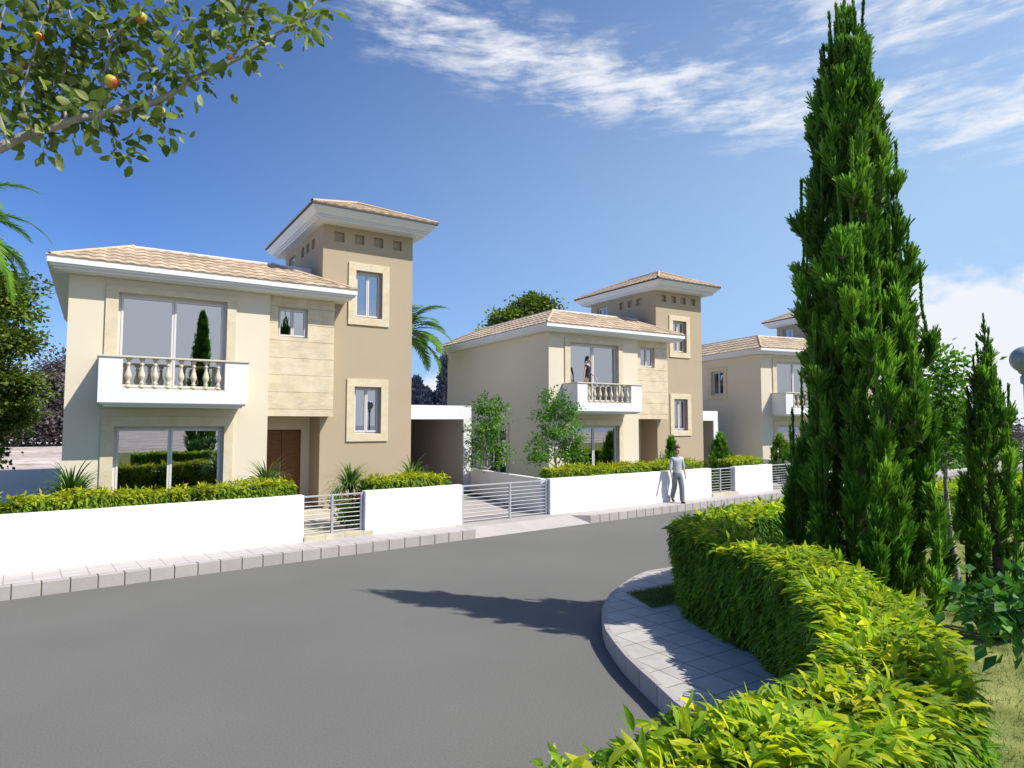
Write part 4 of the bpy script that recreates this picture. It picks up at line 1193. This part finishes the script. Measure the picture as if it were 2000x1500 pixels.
rt = blob_tree('flowering_shrub', (4.72, 14.15, 0), [(0, 0, .35, .3), (.25, .1, .5, .28), (-.05, .2, .55, .25), (.3, .3, .3, .3)], 60, 40, .07, tmpl_simple(.28), MT['ivy'], MT['barkd'], 'dark shrub with red and white flowers behind the nearest small gate', 110, tr=.02, spread=.09, cat='shrub')
g = random.Random(3)
for nm, mt, k in (('red_flower', 'petal', 26), ('white_flower', 'petalw', 10)):
    b = MB()
    for i in range(k):
        cx, cy, cz = g.uniform(-.35, .45), g.uniform(-.3, .2), g.uniform(.35, .88)
        b.ball((cx, cy, cz), g.uniform(.022, .038), 7, 5, sq=(1, 1, .7))
    b.build('petals', MT[mt], rt)
# short grass blades along the lawn edge by the camera
g = np.random.default_rng(77)
n = 26000
x = g.uniform(3.4, 10.5, n); y = g.uniform(-.2, 5.2, n)
keep = (y < np.interp(x, [3.4, 4.1, 4.75, 5.5, 5.95, 6.3, 6.5], [1.4, 1.8, 2.2, 3.0, 3.6, 4.4, 5.2])) & ((x * .54 + y * .84) > 2.2)
x, y = x[keep], y[keep]; n = len(x)
rs = g.normal(0, 1, (n, 3))
o = leaves('grass', tmpl_blade(.07), np.stack([x, y, np.full(n, .01)], 1), np.array([0, 0, 1.]) + rs * .55, rs[:, ::-1], g.uniform(.02, .05, n), g.random(n), MT['grass'])
tag(o, 'short pale green grass on the lawn beside the hedge', 'grass', kind='stuff')
n = 9000
x = g.uniform(6.05, 7.4, n); y = g.uniform(6.12, 6.9, n); keep = (x > 6.1 + (6.2 - y) * -.3)
x, y = x[keep], y[keep]; n = len(x); rs = g.normal(0, 1, (n, 3))
o = leaves('grass', tmpl_blade(.08), np.stack([x, y, np.full(n, .005)], 1), np.array([0, 0, 1.]) + rs * .5, rs[:, ::-1], g.uniform(.015, .035, n), g.random(n) * .6, MT['grass'])
tag(o, 'small square patch of grass let into the corner paving', 'grass', kind='stuff')

# ------------------------------------------------------------------ apple tree, trunk outside the left edge
def cam_pt(u, v, d):
    """a point at depth d, used here only to shape the bough"""
    f, pt, yaw = 1262.8, .0624, .5708
    a, bb = (u - 1000) / f, -(v - 750) / f
    dd = math.cos(pt) - bb * math.sin(pt); zz = math.sin(pt) + bb * math.cos(pt)
    k = d / dd
    return Vector(((a * math.cos(yaw) + dd * math.sin(yaw)) * k, (-a * math.sin(yaw) + dd * math.cos(yaw)) * k, 2.36 + zz * k))
root = empty('apple_tree', (-2.9, 2.9, 0), 0, 'apple tree bough with ripe apples across the top left corner', 'tree')
RL = Vector((-2.9, 2.9, 0))
b = MB(); g = np.random.default_rng(5)
def wig(pts, k=3, amp=.02):
    out = []
    for a, c in zip(pts, pts[1:]):
        for j in range(k): out.append(a.lerp(c, j / k) + Vector(g.normal(0, amp, 3)) * (1 if out else 0))
    return out + [pts[-1]]
T0 = Vector((-2.9, 2.9, -.3))
j1 = cam_pt(-420, 520, 3.0); j2 = cam_pt(-150, 350, 3.1)
b.tube([tuple(p - RL) for p in wig([T0, Vector((-2.85, 2.95, 1.3)), j1, j2])], list(np.linspace(.085, .030, 10)), 9)
main = [j2] + [cam_pt(u, v, d) for u, v, d in ((0, 290, 3.15), (65, 262, 3.2), (130, 236, 3.2), (190, 226, 3.25), (275, 207, 3.3), (330, 185, 3.3), (370, 160, 3.35), (430, 132, 3.4), (500, 90, 3.4), (560, 55, 3.45), (610, 15, 3.5), (650, -40, 3.5))]
mw_ = wig(main, 2, .006)
b.tube([tuple(p - RL) for p in mw_], list(np.linspace(.026, .005, len(mw_))), 8)
sub = [[(200, 226, 3.25), (195, 150, 3.2), (215, 80, 3.2), (190, 0, 3.2), (185, -60, 3.2)], [(60, 262, 3.2), (40, 190, 3.1), (60, 100, 3.1), (90, 20, 3.1), (100, -60, 3.1)], [(350, 178, 3.3), (380, 120, 3.3), (410, 85, 3.3), (440, 30, 3.35), (455, -40, 3.35)], [(195, 226, 3.25), (215, 262, 3.25), (230, 280, 3.3)], [(130, 236, 3.2), (120, 150, 3.2), (150, 70, 3.3), (130, -20, 3.3)], [(215, 80, 3.2), (250, 40, 3.15), (290, 0, 3.1)], [(290, 200, 3.3), (310, 150, 3.4), (320, 110, 3.4), (350, 60, 3.4)], [(270, 222, 3.3), (300, 235, 3.3), (325, 250, 3.3)],
       [(20, 290, 3.1), (-20, 160, 3.0), (0, 40, 3.0), (20, -40, 3.0)], [(60, 262, 3.2), (90, 275, 3.2)], [(440, 130, 3.4), (470, 80, 3.4), (500, 40, 3.4)], [(560, 55, 3.45), (600, 40, 3.45), (625, 20, 3.4)], [(480, 30, 3.35), (500, -10, 3.3)], [(120, 150, 3.2), (80, 130, 3.2), (30, 130, 3.1)]]
anch = []
for s_ in sub:
    p = wig([cam_pt(*q) for q in s_], 2, .008)
    b.tube([tuple(q - RL) for q in p], list(np.linspace(.010, .003, len(p))), 6)
    anch.append(p)
b.build('trunk', MT['bark'], root, smooth=True)
O, D, NR, S, RN = [], [], [], [], []
def sprig(p, n, sp, sz=.075):
    rs = g.normal(0, 1, (n, 3)); pos = np.array(p)[None] + g.normal(0, 1, (n, 3)) * sp
    O.append(pos); D.append(norm(pos - np.array(p)) + rs * .5 + np.array([0, 0, -.25])); NR.append(np.array([0, 0, .6]) + rs[:, ::-1]); S.append(sz * g.uniform(.6, 1.25, n)); RN.append(np.clip(g.beta(2, 2.4, n), 0, 1))
for p in anch:
    for q in p[1:]:
        sprig(q, 7, .05, .07)
# leaf clusters (pixel column, row, spread, count)
for u, v, s_, k in ((40, 30, .09, 30), (100, 20, .10, 44), (150, 15, .09, 40), (60, 100, .08, 24), (110, 90, .09, 36), (150, 110, .09, 36), (190, 60, .09, 40), (230, 30, .10, 40), (280, 20, .08, 30), (225, 60, .06, 16), (30, 155, .07, 20), (75, 150, .09, 30), (125, 150, .08, 30), (165, 140, .07, 24), (55, 195, .08, 24), (100, 185, .09, 30), (140, 190, .07, 24), (115, 215, .08, 26), (20, 210, .06, 14), (200, 110, .07, 20), (245, 135, .045, 6), (260, 180, .05, 12), (245, 195, .045, 10), (80, 285, .035, 5), (90, 270, .03, 4), (160, 275, .035, 3), (285, 230, .04, 6), (320, 258, .045, 8), (235, 292, .04, 5), (235, 258, .03, 3), (335, 222, .03, 3), (315, 150, .05, 12), (330, 120, .055, 14), (345, 90, .05, 14), (375, 60, .055, 16), (400, 80, .05, 10), (365, 35, .03, 5), (400, 150, .045, 9), (430, 110, .04, 7), (480, 115, .035, 6), (430, 10, .045, 12), (460, 30, .05, 14), (495, 40, .05, 14), (485, 80, .035, 7), (510, 75, .03, 4), (540, 25, .03, 3), (530, 110, .022, 2), (565, 45, .04, 8), (600, 50, .04, 9), (620, 15, .045, 10), (355, 5, .02, 3), (180, 200, .05, 10), (5, 60, .07, 16), (10, 110, .06, 12), (40, 245, .04, 8), (140, 245, .04, 8), (170, 225, .04, 8), (385, 165, .04, 6), (450, 45, .05, 8), (210, 160, .04, 6)):
    sprig(cam_pt(u, v, 3.25 + g.normal(0, .08)), int(k * .9) + 1, s_, .074)
# foliage of the rest of the crown, outside the frame
for _ in range(60):
    sprig(cam_pt(g.uniform(-900, -60), g.uniform(-500, 350), g.uniform(2.6, 3.6)), 26, .12)
for _ in range(26):
    sprig(cam_pt(g.uniform(-60, 480), g.uniform(-420, -80), g.uniform(3.0, 3.5)), 22, .11)
allO = np.concatenate(O)
leaves('crown', tmpl_round(.31, .10, -.10), allO - np.array(RL), np.concatenate(D), np.concatenate(NR), np.concatenate(S), np.concatenate(RN), MT['apple'], root)
m, nt, out = new_mat('apple_skin')
tc = N(nt, 'ShaderNodeTexCoord'); sp_ = N(nt, 'ShaderNodeSeparateXYZ'); nt.links.new(tc.outputs['Object'], sp_.inputs[0])
nz = N(nt, 'ShaderNodeTexNoise', Scale=14.0, Detail=3.0); nt.links.new(tc.outputs['Object'], nz.inputs['Vector'])
ma = N(nt, 'ShaderNodeMath', operation='MULTIPLY_ADD'); nt.links.new(sp_.outputs[0], ma.inputs[0]); ma.inputs[1].default_value = 10; nt.links.new(nz.outputs[0], ma.inputs[2])
cc = ramp(nt, ma.outputs[0], [(.35, (.62, .52, .06)), (.75, (.60, .10, .03))])
pp = N(nt, 'ShaderNodeBsdfPrincipled', Roughness=.35); nt.links.new(cc, pp.inputs['Base Color']); nt.links.new(pp.outputs[0], out.inputs[0])
MT['fruit'] = m
def apple(u, v, r, rz, d=3.15):
    b = MB()
    p = cam_pt(u, v, d) - RL
    b.lathe(0, 0, [(.004, -r * .80), (r * .35, -r * .92), (r * .75, -r * .62), (r, -.02 * r), (r * .96, r * .4), (r * .68, r * .80), (r * .32, r * .90), (.004, r * .70)], 18)
    o = b.build('apple', MT['fruit'], root, smooth=True)
    o.location = p; o.rotation_euler = (.3, .2, rz)
    s = MB(); s.tube([(0, 0, r * .7), (.004, 0, r * 1.15), (.01, 0, r * 1.5)], .0022, 5); s.build('stalk', MT['barkd'], o)
apple(275, 34, .031, 2.6); apple(218, 160, .034, .2); apple(22, 134, .029, 2.4); apple(45, 128, .023, .4, 3.2); apple(76, 72, .022, .3, 3.1); apple(313, 218, .026, 3.0, 3.2); apple(449, 111, .016, 3.0, 3.3)
# ------------------------------------------------------------------ people
def mat_plain(name, c, rough=.7):
    return surf(name, c, rough=rough, var=.05, vscale=8, bump=.05)
SK = mat_plain('skin', (.55, .36, .27), .55)
def skin_mesh(name, joints, edges, sub=2, remesh=0., extra=None):
    """joints: {key: (pos, radius)}; grown with a Skin modifier and baked to a mesh"""
    keys = list(joints)
    me = bpy.data.meshes.new(name)
    me.from_pydata([joints[k][0] for k in keys], [(keys.index(a), keys.index(c)) for a, c in edges], [])
    o = bpy.data.objects.new(name, me); col.objects.link(o)
    md = o.modifiers.new('skin', 'SKIN'); md.use_smooth_shade = True
    lay = me.skin_vertices[0].data
    for i, k in enumerate(keys):
        r = joints[k][1]
        lay[i].radius = r if isinstance(r, tuple) else (r, r)
        lay[i].use_root = (i == 0)
    s = o.modifiers.new('sub', 'SUBSURF'); s.levels = sub; s.render_levels = sub
    dg = bpy.context.evaluated_depsgraph_get()
    dg.update()
    out = bpy.data.meshes.new_from_object(o.evaluated_get(dg))
    bpy.data.objects.remove(o)
    return out
def merge(meshes):
    V, F = [], []
    for me, mt in meshes:
        n = len(V)
        V += [tuple(mt @ v.co) for v in me.vertices]
        F += [tuple(n + i for i in p.vertices) for p in me.polygons]
    return V, F
def obj_from(name, V, F, mat, parent, remesh=0.):
    me = bpy.data.meshes.new(name); me.from_pydata(V, [], F)
    o = bpy.data.objects.new(name, me); col.objects.link(o)
    if remesh:
        r = o.modifiers.new('r', 'REMESH'); r.mode = 'VOXEL'; r.voxel_size = remesh; r.use_smooth_shade = True
        s = o.modifiers.new('s', 'SMOOTH'); s.factor = .5; s.iterations = 2
        dg = bpy.context.evaluated_depsgraph_get(); dg.update()
        me2 = bpy.data.meshes.new_from_object(o.evaluated_get(dg)); o.modifiers.clear(); o.data = me2; me2.name = name
    o.data.materials.clear(); o.data.materials.append(mat)
    o.data.polygons.foreach_set('use_smooth', [True] * len(o.data.polygons))
    o.parent = parent
    return o
def head_parts(c, yaw, s=1.):
    """skull, nose, brow, chin, ears, lips as closed lumps (fused by the remesh)"""
    b = MB()
    b.ball((0, .005, .02), .093 * s, 18, 14, sq=(.83, 1.02, 1.12))
    b.ball((0, -.030, -.055), .062 * s, 14, 10, sq=(.86, .95, .95))
    b.ball((0, -.062, -.090), .030 * s, 10, 8, sq=(1.1, .8, .8))
    b.ball((0, -.098, -.012), .014 * s, 8, 8, sq=(.8, 1.1, 1.9)); b.ball((0, -.108, -.030), .014 * s, 8, 8, sq=(1.1, 1, .8))
    b.ball((0, -.085, .020), .03 * s, 10, 8, sq=(1.5, .45, .35))
    b.ball((0, -.090, -.058), .018 * s, 8, 8, sq=(1.3, .55, .45))
    for sx in (-1, 1):
        b.ball((sx * .079 * s, .008, -.010), .026 * s, 8, 8, sq=(.35, .75, 1.15))
        b.ball((sx * .040, -.062, -.035), .026 * s, 8, 8, sq=(1, .8, 1))
    cs, sn = math.cos(yaw), math.sin(yaw)
    return [(c[0] + x * cs - y * sn, c[1] + x * sn + y * cs, c[2] + z) for x, y, z in b.v], b.f
def hand_joints(J, E, key, wrist, d, side, pal, curl=.5):
    """palm and five fingers continuing the forearm; d = forearm direction, pal = palm normal, side = thumb side"""
    w = Vector(wrist); d = Vector(d).normalized(); pal = Vector(pal).normalized(); sd = Vector(side).normalized()
    J[key + 'p'] = (tuple(w + d * .045), (.030, .018)); E.append((key, key + 'p'))
    for i, (o_, L) in enumerate(((.026, .068), (.009, .078), (-.009, .072), (-.026, .056))):
        b0 = w + d * .085 + sd * o_
        p1 = b0 + d * L * .5 + pal * L * .18 * curl * 2; p2 = p1 + d * L * .34 + pal * L * .45 * curl * 2
        for nm, p, r in (('a', b0, .0105), ('b', p1, .009), ('c', p2, .0075)):
            J[f'{key}{i}{nm}'] = (tuple(p), r)
        E += [(key + 'p', f'{key}{i}a'), (f'{key}{i}a', f'{key}{i}b'), (f'{key}{i}b', f'{key}{i}c')]
    t0 = w + d * .035 + sd * .034; t1 = t0 + d * .035 + sd * .018 + pal * .012; t2 = t1 + d * .03 + pal * .012
    for nm, p, r in (('t0', t0, .012), ('t1', t1, .0105), ('t2', t2, .008)): J[key + nm] = (tuple(p), r)
    E += [(key + 'p', key + 't0'), (key + 't0', key + 't1'), (key + 't1', key + 't2')]
def scale_j(J, sc): return {k: (tuple(c * sc for c in p), r) for k, (p, r) in J.items()}
# local axes: person faces -Y, +X is their left
def man():
    root = empty('person', (14.86, 13.88, 0), R(-22), 'man in light grey shirt and grey trousers walking along the pavement by the white wall', 'person')
    J = {'pel': ((0, 0, .93), (.125, .10)), 'wa': ((0, 0, 1.06), (.12, .09)), 'ch': ((0, .01, 1.26), (.15, .105)), 'up': ((0, .015, 1.38), (.105, .080)), 'nk': ((0, .01, 1.47), .055), 'nk2': ((0, -.005, 1.53), .05),
         'ls': ((.158, .015, 1.365), .052), 'rs': ((-.158, .015, 1.365), .052),
         'le': ((.235, .07, 1.12), .043), 're': ((-.235, -.02, 1.12), .043), 'lw': ((.255, -.02, .885), .026), 'rw': ((-.27, -.16, .90), .026),
         'lh': ((.085, 0, .88), .088), 'rh': ((-.085, 0, .88), .088), 'lk': ((.085, -.12, .49), .058), 'rk': ((-.075, .04, .50), .058),
         'la': ((.075, -.14, .085), .036), 'ra': ((-.05, .27, .17), .036), 'lf': ((.085, -.26, .035), (.038, .026)), 'rf': ((-.05, .20, .045), (.036, .026)), 'lt': ((.09, -.33, .03), .024), 'rt': ((-.05, .13, .03), .024)}
    E = [('pel', 'wa'), ('wa', 'ch'), ('ch', 'up'), ('up', 'nk'), ('nk', 'nk2'), ('up', 'ls'), ('up', 'rs'), ('ls', 'le'), ('le', 'lw'), ('rs', 're'), ('re', 'rw'), ('pel', 'lh'), ('pel', 'rh'), ('lh', 'lk'), ('rh', 'rk'), ('lk', 'la'), ('rk', 'ra'), ('la', 'lf'), ('ra', 'rf'), ('lf', 'lt'), ('rf', 'rt')]
    hand_joints(J, E, 'lw', J['lw'][0], (0.05, -.25, -1), (0, -1, 0), (-1, 0, 0)); hand_joints(J, E, 'rw', J['rw'][0], (-.1, -.35, -1), (0, -1, 0), (1, 0, 0))
    me = skin_mesh('b', J, E, 1)
    V, F = merge([(me, Matrix())])
    hv, hf = head_parts((0, -.015, 1.625), R(12)); n = len(V)
    V += hv; F += [tuple(n + i for i in f) for f in hf]
    obj_from('body', V, F, SK, root, remesh=.008)
    G = lambda k, g_: (J[k][0], tuple(c + g_ for c in (J[k][1] if isinstance(J[k][1], tuple) else (J[k][1],) * 2)))
    # shirt with long sleeves
    q = {k: G(k, .020) for k in ('wa', 'ch', 'up', 'ls', 'rs', 'le', 're')}
    q['hem'] = ((0, 0, .905), (.160, .130)); q['wa'] = ((0, 0, 1.06), (.150, .115)); q['co'] = ((0, .012, 1.455), .068); q['lc'] = ((.241, .045, 1.055), .054); q['rc'] = ((-.243, -.055, 1.055), .054)
    V, F = merge([(skin_mesh('s', q, [('ch', 'wa'), ('wa', 'hem'), ('ch', 'up'), ('up', 'co'), ('up', 'ls'), ('up', 'rs'), ('ls', 'le'), ('le', 'lc'), ('rs', 're'), ('re', 'rc')], 2), Matrix())])
    obj_from('shirt', V, F, mat_plain('grey_jersey', (.50, .53, .54)), root)
    q = {'pel': ((0, 0, .90), (.145, .118)), 'top': ((0, 0, 1.01), (.134, .108)), 'lh': ((.085, 0, .84), .108), 'rh': ((-.085, 0, .84), .108), 'lk': ((.09, -.12, .49), .086), 'rk': ((-.08, .04, .50), .086), 'lc': ((.085, -.14, .14), .082), 'rc': ((-.055, .245, .21), .078), 'lc2': ((.085, -.15, .045), .082), 'rc2': ((-.052, .25, .10), .080)}
    V, F = merge([(skin_mesh('t', q, [('pel', 'top'), ('pel', 'lh'), ('pel', 'rh'), ('lh', 'lk'), ('rh', 'rk'), ('lk', 'lc'), ('rk', 'rc'), ('lc', 'lc2'), ('rc', 'rc2')], 2), Matrix())])
    obj_from('trousers', V, F, mat_plain('grey_cotton', (.20, .22, .23)), root)
    for a, c, d in (('la', 'lf', 'lt'), ('ra', 'rf', 'rt')):
        hx, hy, hz = J[a][0]; tx, ty, tz = J[d][0]
        q = {'a': ((hx, hy + .03, .045 if a == 'la' else .10), (.046, .042)), 'b': (J[c][0], (.050, .040)), 'c': ((tx, ty, tz + .004), (.042, .030))}
        V, F = merge([(skin_mesh('f', q, [('a', 'b'), ('b', 'c')], 2), Matrix())])
        obj_from('shoe', V, F, MT['dark'], root)
    b = MB()
    b.ball((0, .022, .045), .102, 18, 12, sq=(.88, 1.02, 1.05)); b.ball((.02, -.045, .112), .05, 12, 8, sq=(1.4, .9, .6)); b.ball((-.03, .0, .135), .045, 12, 8, sq=(1.3, 1.2, .6))
    c_, s_ = math.cos(R(12)), math.sin(R(12))
    # cut away the face
    keepV = [(x, y, z) for x, y, z in b.v]
    F = [f for f in b.f if not (sum(keepV[i][1] for i in f) / len(f) < -.035 and sum(keepV[i][2] for i in f) / len(f) < .075)]
    F = [f for f in F if not (sum(keepV[i][2] for i in f) / len(f) < -.03)]
    obj_from('hair', [(x * c_ - y * s_, -.015 + x * s_ + y * c_, 1.625 + z) for x, y, z in keepV], F, mat_plain('auburn_hair', (.17, .07, .03)), root)
    b = MB()
    for sx in (-1, 1): b.ball((sx * .030, -.0855, .002), .0115, 10, 8, sq=(1.2, .6, .7))
    obj_from('eyes', [(x * c_ - y * s_, -.015 + x * s_ + y * c_, 1.625 + z) for x, y, z in b.v], b.f, MT['dark'], root)
    root.scale = (.965,) * 3
    return root
man()
def woman():
    t = -.022
    lx, ly = 1.46, -.48
    wx, wy_ = 14.10 + lx * math.cos(t) - ly * math.sin(t), 19.43 + lx * math.sin(t) + ly * math.cos(t)
    root = empty('person', (wx, wy_, 3.15), R(28), 'dark haired woman in a short sleeved dark dress standing on the balcony', 'person')
    J = {'pel': ((0, 0, .96), (.125, .10)), 'wa': ((0, 0, 1.12), (.098, .078)), 'ch': ((0, -.01, 1.29), (.122, .10)), 'up': ((0, .01, 1.42), (.10, .07)), 'nk': ((0, .005, 1.51), .043), 'nk2': ((0, -.01, 1.57), .041),
         'ls': ((.140, .01, 1.425), .044), 'rs': ((-.140, .01, 1.425), .044), 'le': ((.21, -.02, 1.17), .034), 're': ((-.225, .05, 1.17), .034), 'lw': ((.245, -.20, .99), .022), 'rw': ((-.27, .03, .93), .022),
         'lh': ((.08, 0, .90), .092), 'rh': ((-.08, 0, .90), .092), 'lk': ((.075, -.02, .50), .055), 'rk': ((-.07, .02, .50), .055), 'la': ((.07, 0, .08), .032), 'ra': ((-.07, .04, .08), .032), 'lt': ((.08, -.16, .025), .025), 'rt': ((-.08, -.12, .025), .025)}
    E = [('pel', 'wa'), ('wa', 'ch'), ('ch', 'up'), ('up', 'nk'), ('nk', 'nk2'), ('up', 'ls'), ('up', 'rs'), ('ls', 'le'), ('le', 'lw'), ('rs', 're'), ('re', 'rw'), ('pel', 'lh'), ('pel', 'rh'), ('lh', 'lk'), ('rh', 'rk'), ('lk', 'la'), ('rk', 'ra'), ('la', 'lt'), ('ra', 'rt')]
    hand_joints(J, E, 'lw', J['lw'][0], (.1, -.6, -.7), (-1, 0, .2), (0, .2, -1), .3); hand_joints(J, E, 'rw', J['rw'][0], (-.05, -.1, -1), (0, -1, 0), (1, 0, 0))
    V, F = merge([(skin_mesh('b', J, E, 1), Matrix())])
    hv, hf = head_parts((0, -.02, 1.655), R(25), .94); n = len(V)
    V += hv; F += [tuple(n + i for i in f) for f in hf]
    obj_from('body', V, F, SK, root, remesh=.008)
    q = {'pel': ((0, 0, .96), (.142, .118)), 'wa': ((0, 0, 1.12), (.113, .094)), 'ch': ((0, -.01, 1.28), (.138, .116)), 'up': ((0, .012, 1.40), (.112, .082)), 'ls': ((.145, .01, 1.415), .058), 'rs': ((-.145, .01, 1.415), .058), 'lc': ((.165, .003, 1.35), .050), 'rc': ((-.168, .018, 1.35), .050), 'th': ((0, 0, .78), (.150, .125)), 'hem': ((0, 0, .55), (.125, .11))}
    V, F = merge([(skin_mesh('d', q, [('pel', 'wa'), ('wa', 'ch'), ('ch', 'up'), ('up', 'ls'), ('up', 'rs'), ('ls', 'lc'), ('rs', 'rc'), ('pel', 'th'), ('th', 'hem')], 2), Matrix())])
    obj_from('dress', V, F, mat_plain('dark_dress', (.035, .028, .05)), root)
    b = MB()
    b.ball((0, .025, .040), .098, 18, 12, sq=(.88, 1.02, 1.05)); b.ball((0, .11, -.03), .045, 12, 8, sq=(.8, .7, 1.1)); b.ball((0, .12, -.10), .035, 12, 8, sq=(.8, .7, 1.8))
    c_, s_ = math.cos(R(25)), math.sin(R(25))
    F = [f for f in b.f if not (sum(b.v[i][1] for i in f) / len(f) < -.03 and sum(b.v[i][2] for i in f) / len(f) < .07)]
    obj_from('hair', [(x * c_ - y * s_, -.02 + x * s_ + y * c_, 1.655 + z) for x, y, z in b.v], F, mat_plain('black_hair', (.015, .012, .012), .4), root)
woman()

# ------------------------------------------------------------------ sky, sun, camera
w = bpy.data.worlds.new('World'); scene.world = w; w.use_nodes = True
nt = w.node_tree; nt.nodes.clear(); L = nt.links
SUN = Vector((.50, -.71, 1.0)).normalized()
el = math.asin(SUN.z); az = math.atan2(SUN.x, SUN.y)
sky = N(nt, 'ShaderNodeTexSky', sky_type='NISHITA', sun_disc=False, sun_elevation=el, sun_rotation=az, altitude=200, air_density=1.0, dust_density=.6, ozone_density=2.6)
tc = N(nt, 'ShaderNodeTexCoord')
sep = N(nt, 'ShaderNodeSeparateXYZ'); L.new(tc.outputs['Generated'], sep.inputs[0])
def math_(op, a, b_=None, c_=None, clamp=False):
    n = nt.nodes.new('ShaderNodeMath'); n.operation = op; n.use_clamp = clamp
    for i, q in enumerate((a, b_, c_)):
        if q is None: continue
        if hasattr(q, 'is_output'): L.new(q, n.inputs[i])
        else: n.inputs[i].default_value = q
    return n.outputs[0]
AZ = math_('ARCTAN2', sep.outputs[0], sep.outputs[1])       # compass angle from +Y towards +X
EL = math_('ARCSINE', sep.outputs[2])
cmb = N(nt, 'ShaderNodeCombineXYZ'); L.new(AZ, cmb.inputs[0]); L.new(EL, cmb.inputs[1])
def noise(scale, detail, rough, rot=0., sx=1., sy=1., dist=0., off=0.):
    mp = N(nt, 'ShaderNodeMapping'); mp.inputs['Scale'].default_value = (sx, sy, 1); mp.inputs['Rotation'].default_value = (0, 0, rot); mp.inputs['Location'].default_value = (off, off * .7, 0)
    L.new(cmb.outputs[0], mp.inputs[0])
    n = N(nt, 'ShaderNodeTexNoise', Scale=scale, Detail=detail, Roughness=rough, Distortion=dist); L.new(mp.outputs[0], n.inputs['Vector'])
    return n.outputs[0]
def smooth(x, a, c_):
    n = N(nt, 'ShaderNodeMapRange', interpolation_type='SMOOTHSTEP'); n.inputs[1].default_value = a; n.inputs[2].default_value = c_
    L.new(x, n.inputs[0]); return n.outputs[0]
YAW = .5708
# long cirrus streaks sinking towards the right
band_c = math_('MULTIPLY_ADD', math_('SUBTRACT', AZ, YAW), -.24, .535)
dist1 = math_('ABSOLUTE', math_('SUBTRACT', EL, band_c))
band = math_('SUBTRACT', 1., smooth(dist1, .01, .105))
band = math_('MULTIPLY', band, smooth(AZ, YAW - .42, YAW - .16))
hi = math_('MULTIPLY', smooth(AZ, YAW + .15, YAW + .55), smooth(EL, .40, .50))
msk = math_('MAXIMUM', band, math_('MULTIPLY', hi, .9))
n1 = noise(7.5, 10., .66, rot=.22, sx=1., sy=5., dist=.3, off=4.4)
n2 = noise(16., 6., .6, rot=-.5, sx=1., sy=2.0, dist=.3, off=9.)
cir = math_('MULTIPLY_ADD', n2, .35, math_('MULTIPLY', n1, .8))
cir = math_('MULTIPLY', smooth(math_('MULTIPLY_ADD', msk, .22, cir), .64, .96), msk)
# billowing cumulus low on the right and behind the roofs
n3 = noise(7., 8., .55, sx=1., sy=1.5, off=5.6)
lowr = math_('MULTIPLY', smooth(AZ, YAW + .36, YAW + .60), math_('SUBTRACT', 1., smooth(EL, .10, .26)))
lowl = math_('MULTIPLY', math_('SUBTRACT', 1., smooth(EL, .04, .16)), smooth(AZ, YAW - .38, YAW - .12))
lw = math_('MAXIMUM', lowr, math_('MULTIPLY', lowl, .55))
cum = smooth(math_('MULTIPLY_ADD', lw, .42, math_('MULTIPLY', n3, .9)), .56, .72)
cum = math_('MULTIPLY', cum, smooth(lw, .02, .35))
cl = math_('MINIMUM', math_('MAXIMUM', cir, cum), .93)
tint = mix_rgb(nt, 1.0, sky.outputs[0], (.70, .98, 1.50, 1), 'MULTIPLY')
white = N(nt, 'ShaderNodeRGB'); white.outputs[0].default_value = (9.2, 9.4, 9.9, 1)
veil = N(nt, 'ShaderNodeRGB'); veil.outputs[0].default_value = (5.6, 8.0, 10.4, 1)   # thin high veil, denser towards the right
vf = math_('MULTIPLY', math_('MULTIPLY_ADD', math_('SUBTRACT', AZ, YAW), .60, .33, clamp=True), math_('SUBTRACT', 1., smooth(EL, .18, 1.0)))
vf = math_('MINIMUM', vf, .66)
hz = math_('MULTIPLY', math_('SUBTRACT', 1., smooth(EL, .0, .26)), .34)
vf = math_('MAXIMUM', vf, hz)
tint = mix_rgb(nt, vf, tint, veil.outputs[0])
skyc = mix_rgb(nt, cl, tint, white.outputs[0])
bg = N(nt, 'ShaderNodeBackground', Strength=.080)
L.new(skyc, bg.inputs[0])
out = N(nt, 'ShaderNodeOutputWorld'); L.new(bg.outputs[0], out.inputs[0])

sl = bpy.data.lights.new('sun', 'SUN'); sl.energy = 4.4; sl.angle = R(.55); sl.color = (1., .95, .86)
so = bpy.data.objects.new('sun', sl); col.objects.link(so); so.location = (10, -15, 30)
so.rotation_euler = (-SUN).to_track_quat('-Z', 'Y').to_euler()

cam = bpy.data.cameras.new('camera'); co = bpy.data.objects.new('camera', cam); col.objects.link(co)
co.location = (0, 0, 2.36); co.rotation_euler = (math.pi / 2 + .0624, 0, -YAW)
cam.sensor_width = 36; cam.lens = 36 * 1262.8 / 2000; cam.clip_end = 8000; cam.clip_start = .05
scene.camera = co
scene.view_settings.view_transform = 'Standard'; scene.view_settings.look = 'None'
scene.view_settings.exposure = .30; scene.view_settings.gamma = 1
scene.render.engine = 'CYCLES'
scene.cycles.use_denoising = True
scene.cycles.max_bounces = 7; scene.cycles.diffuse_bounces = 2; scene.cycles.transparent_max_bounces = 12; scene.cycles.transmission_bounces = 4
scene.cycles.caustics_reflective = False; scene.cycles.caustics_refractive = False
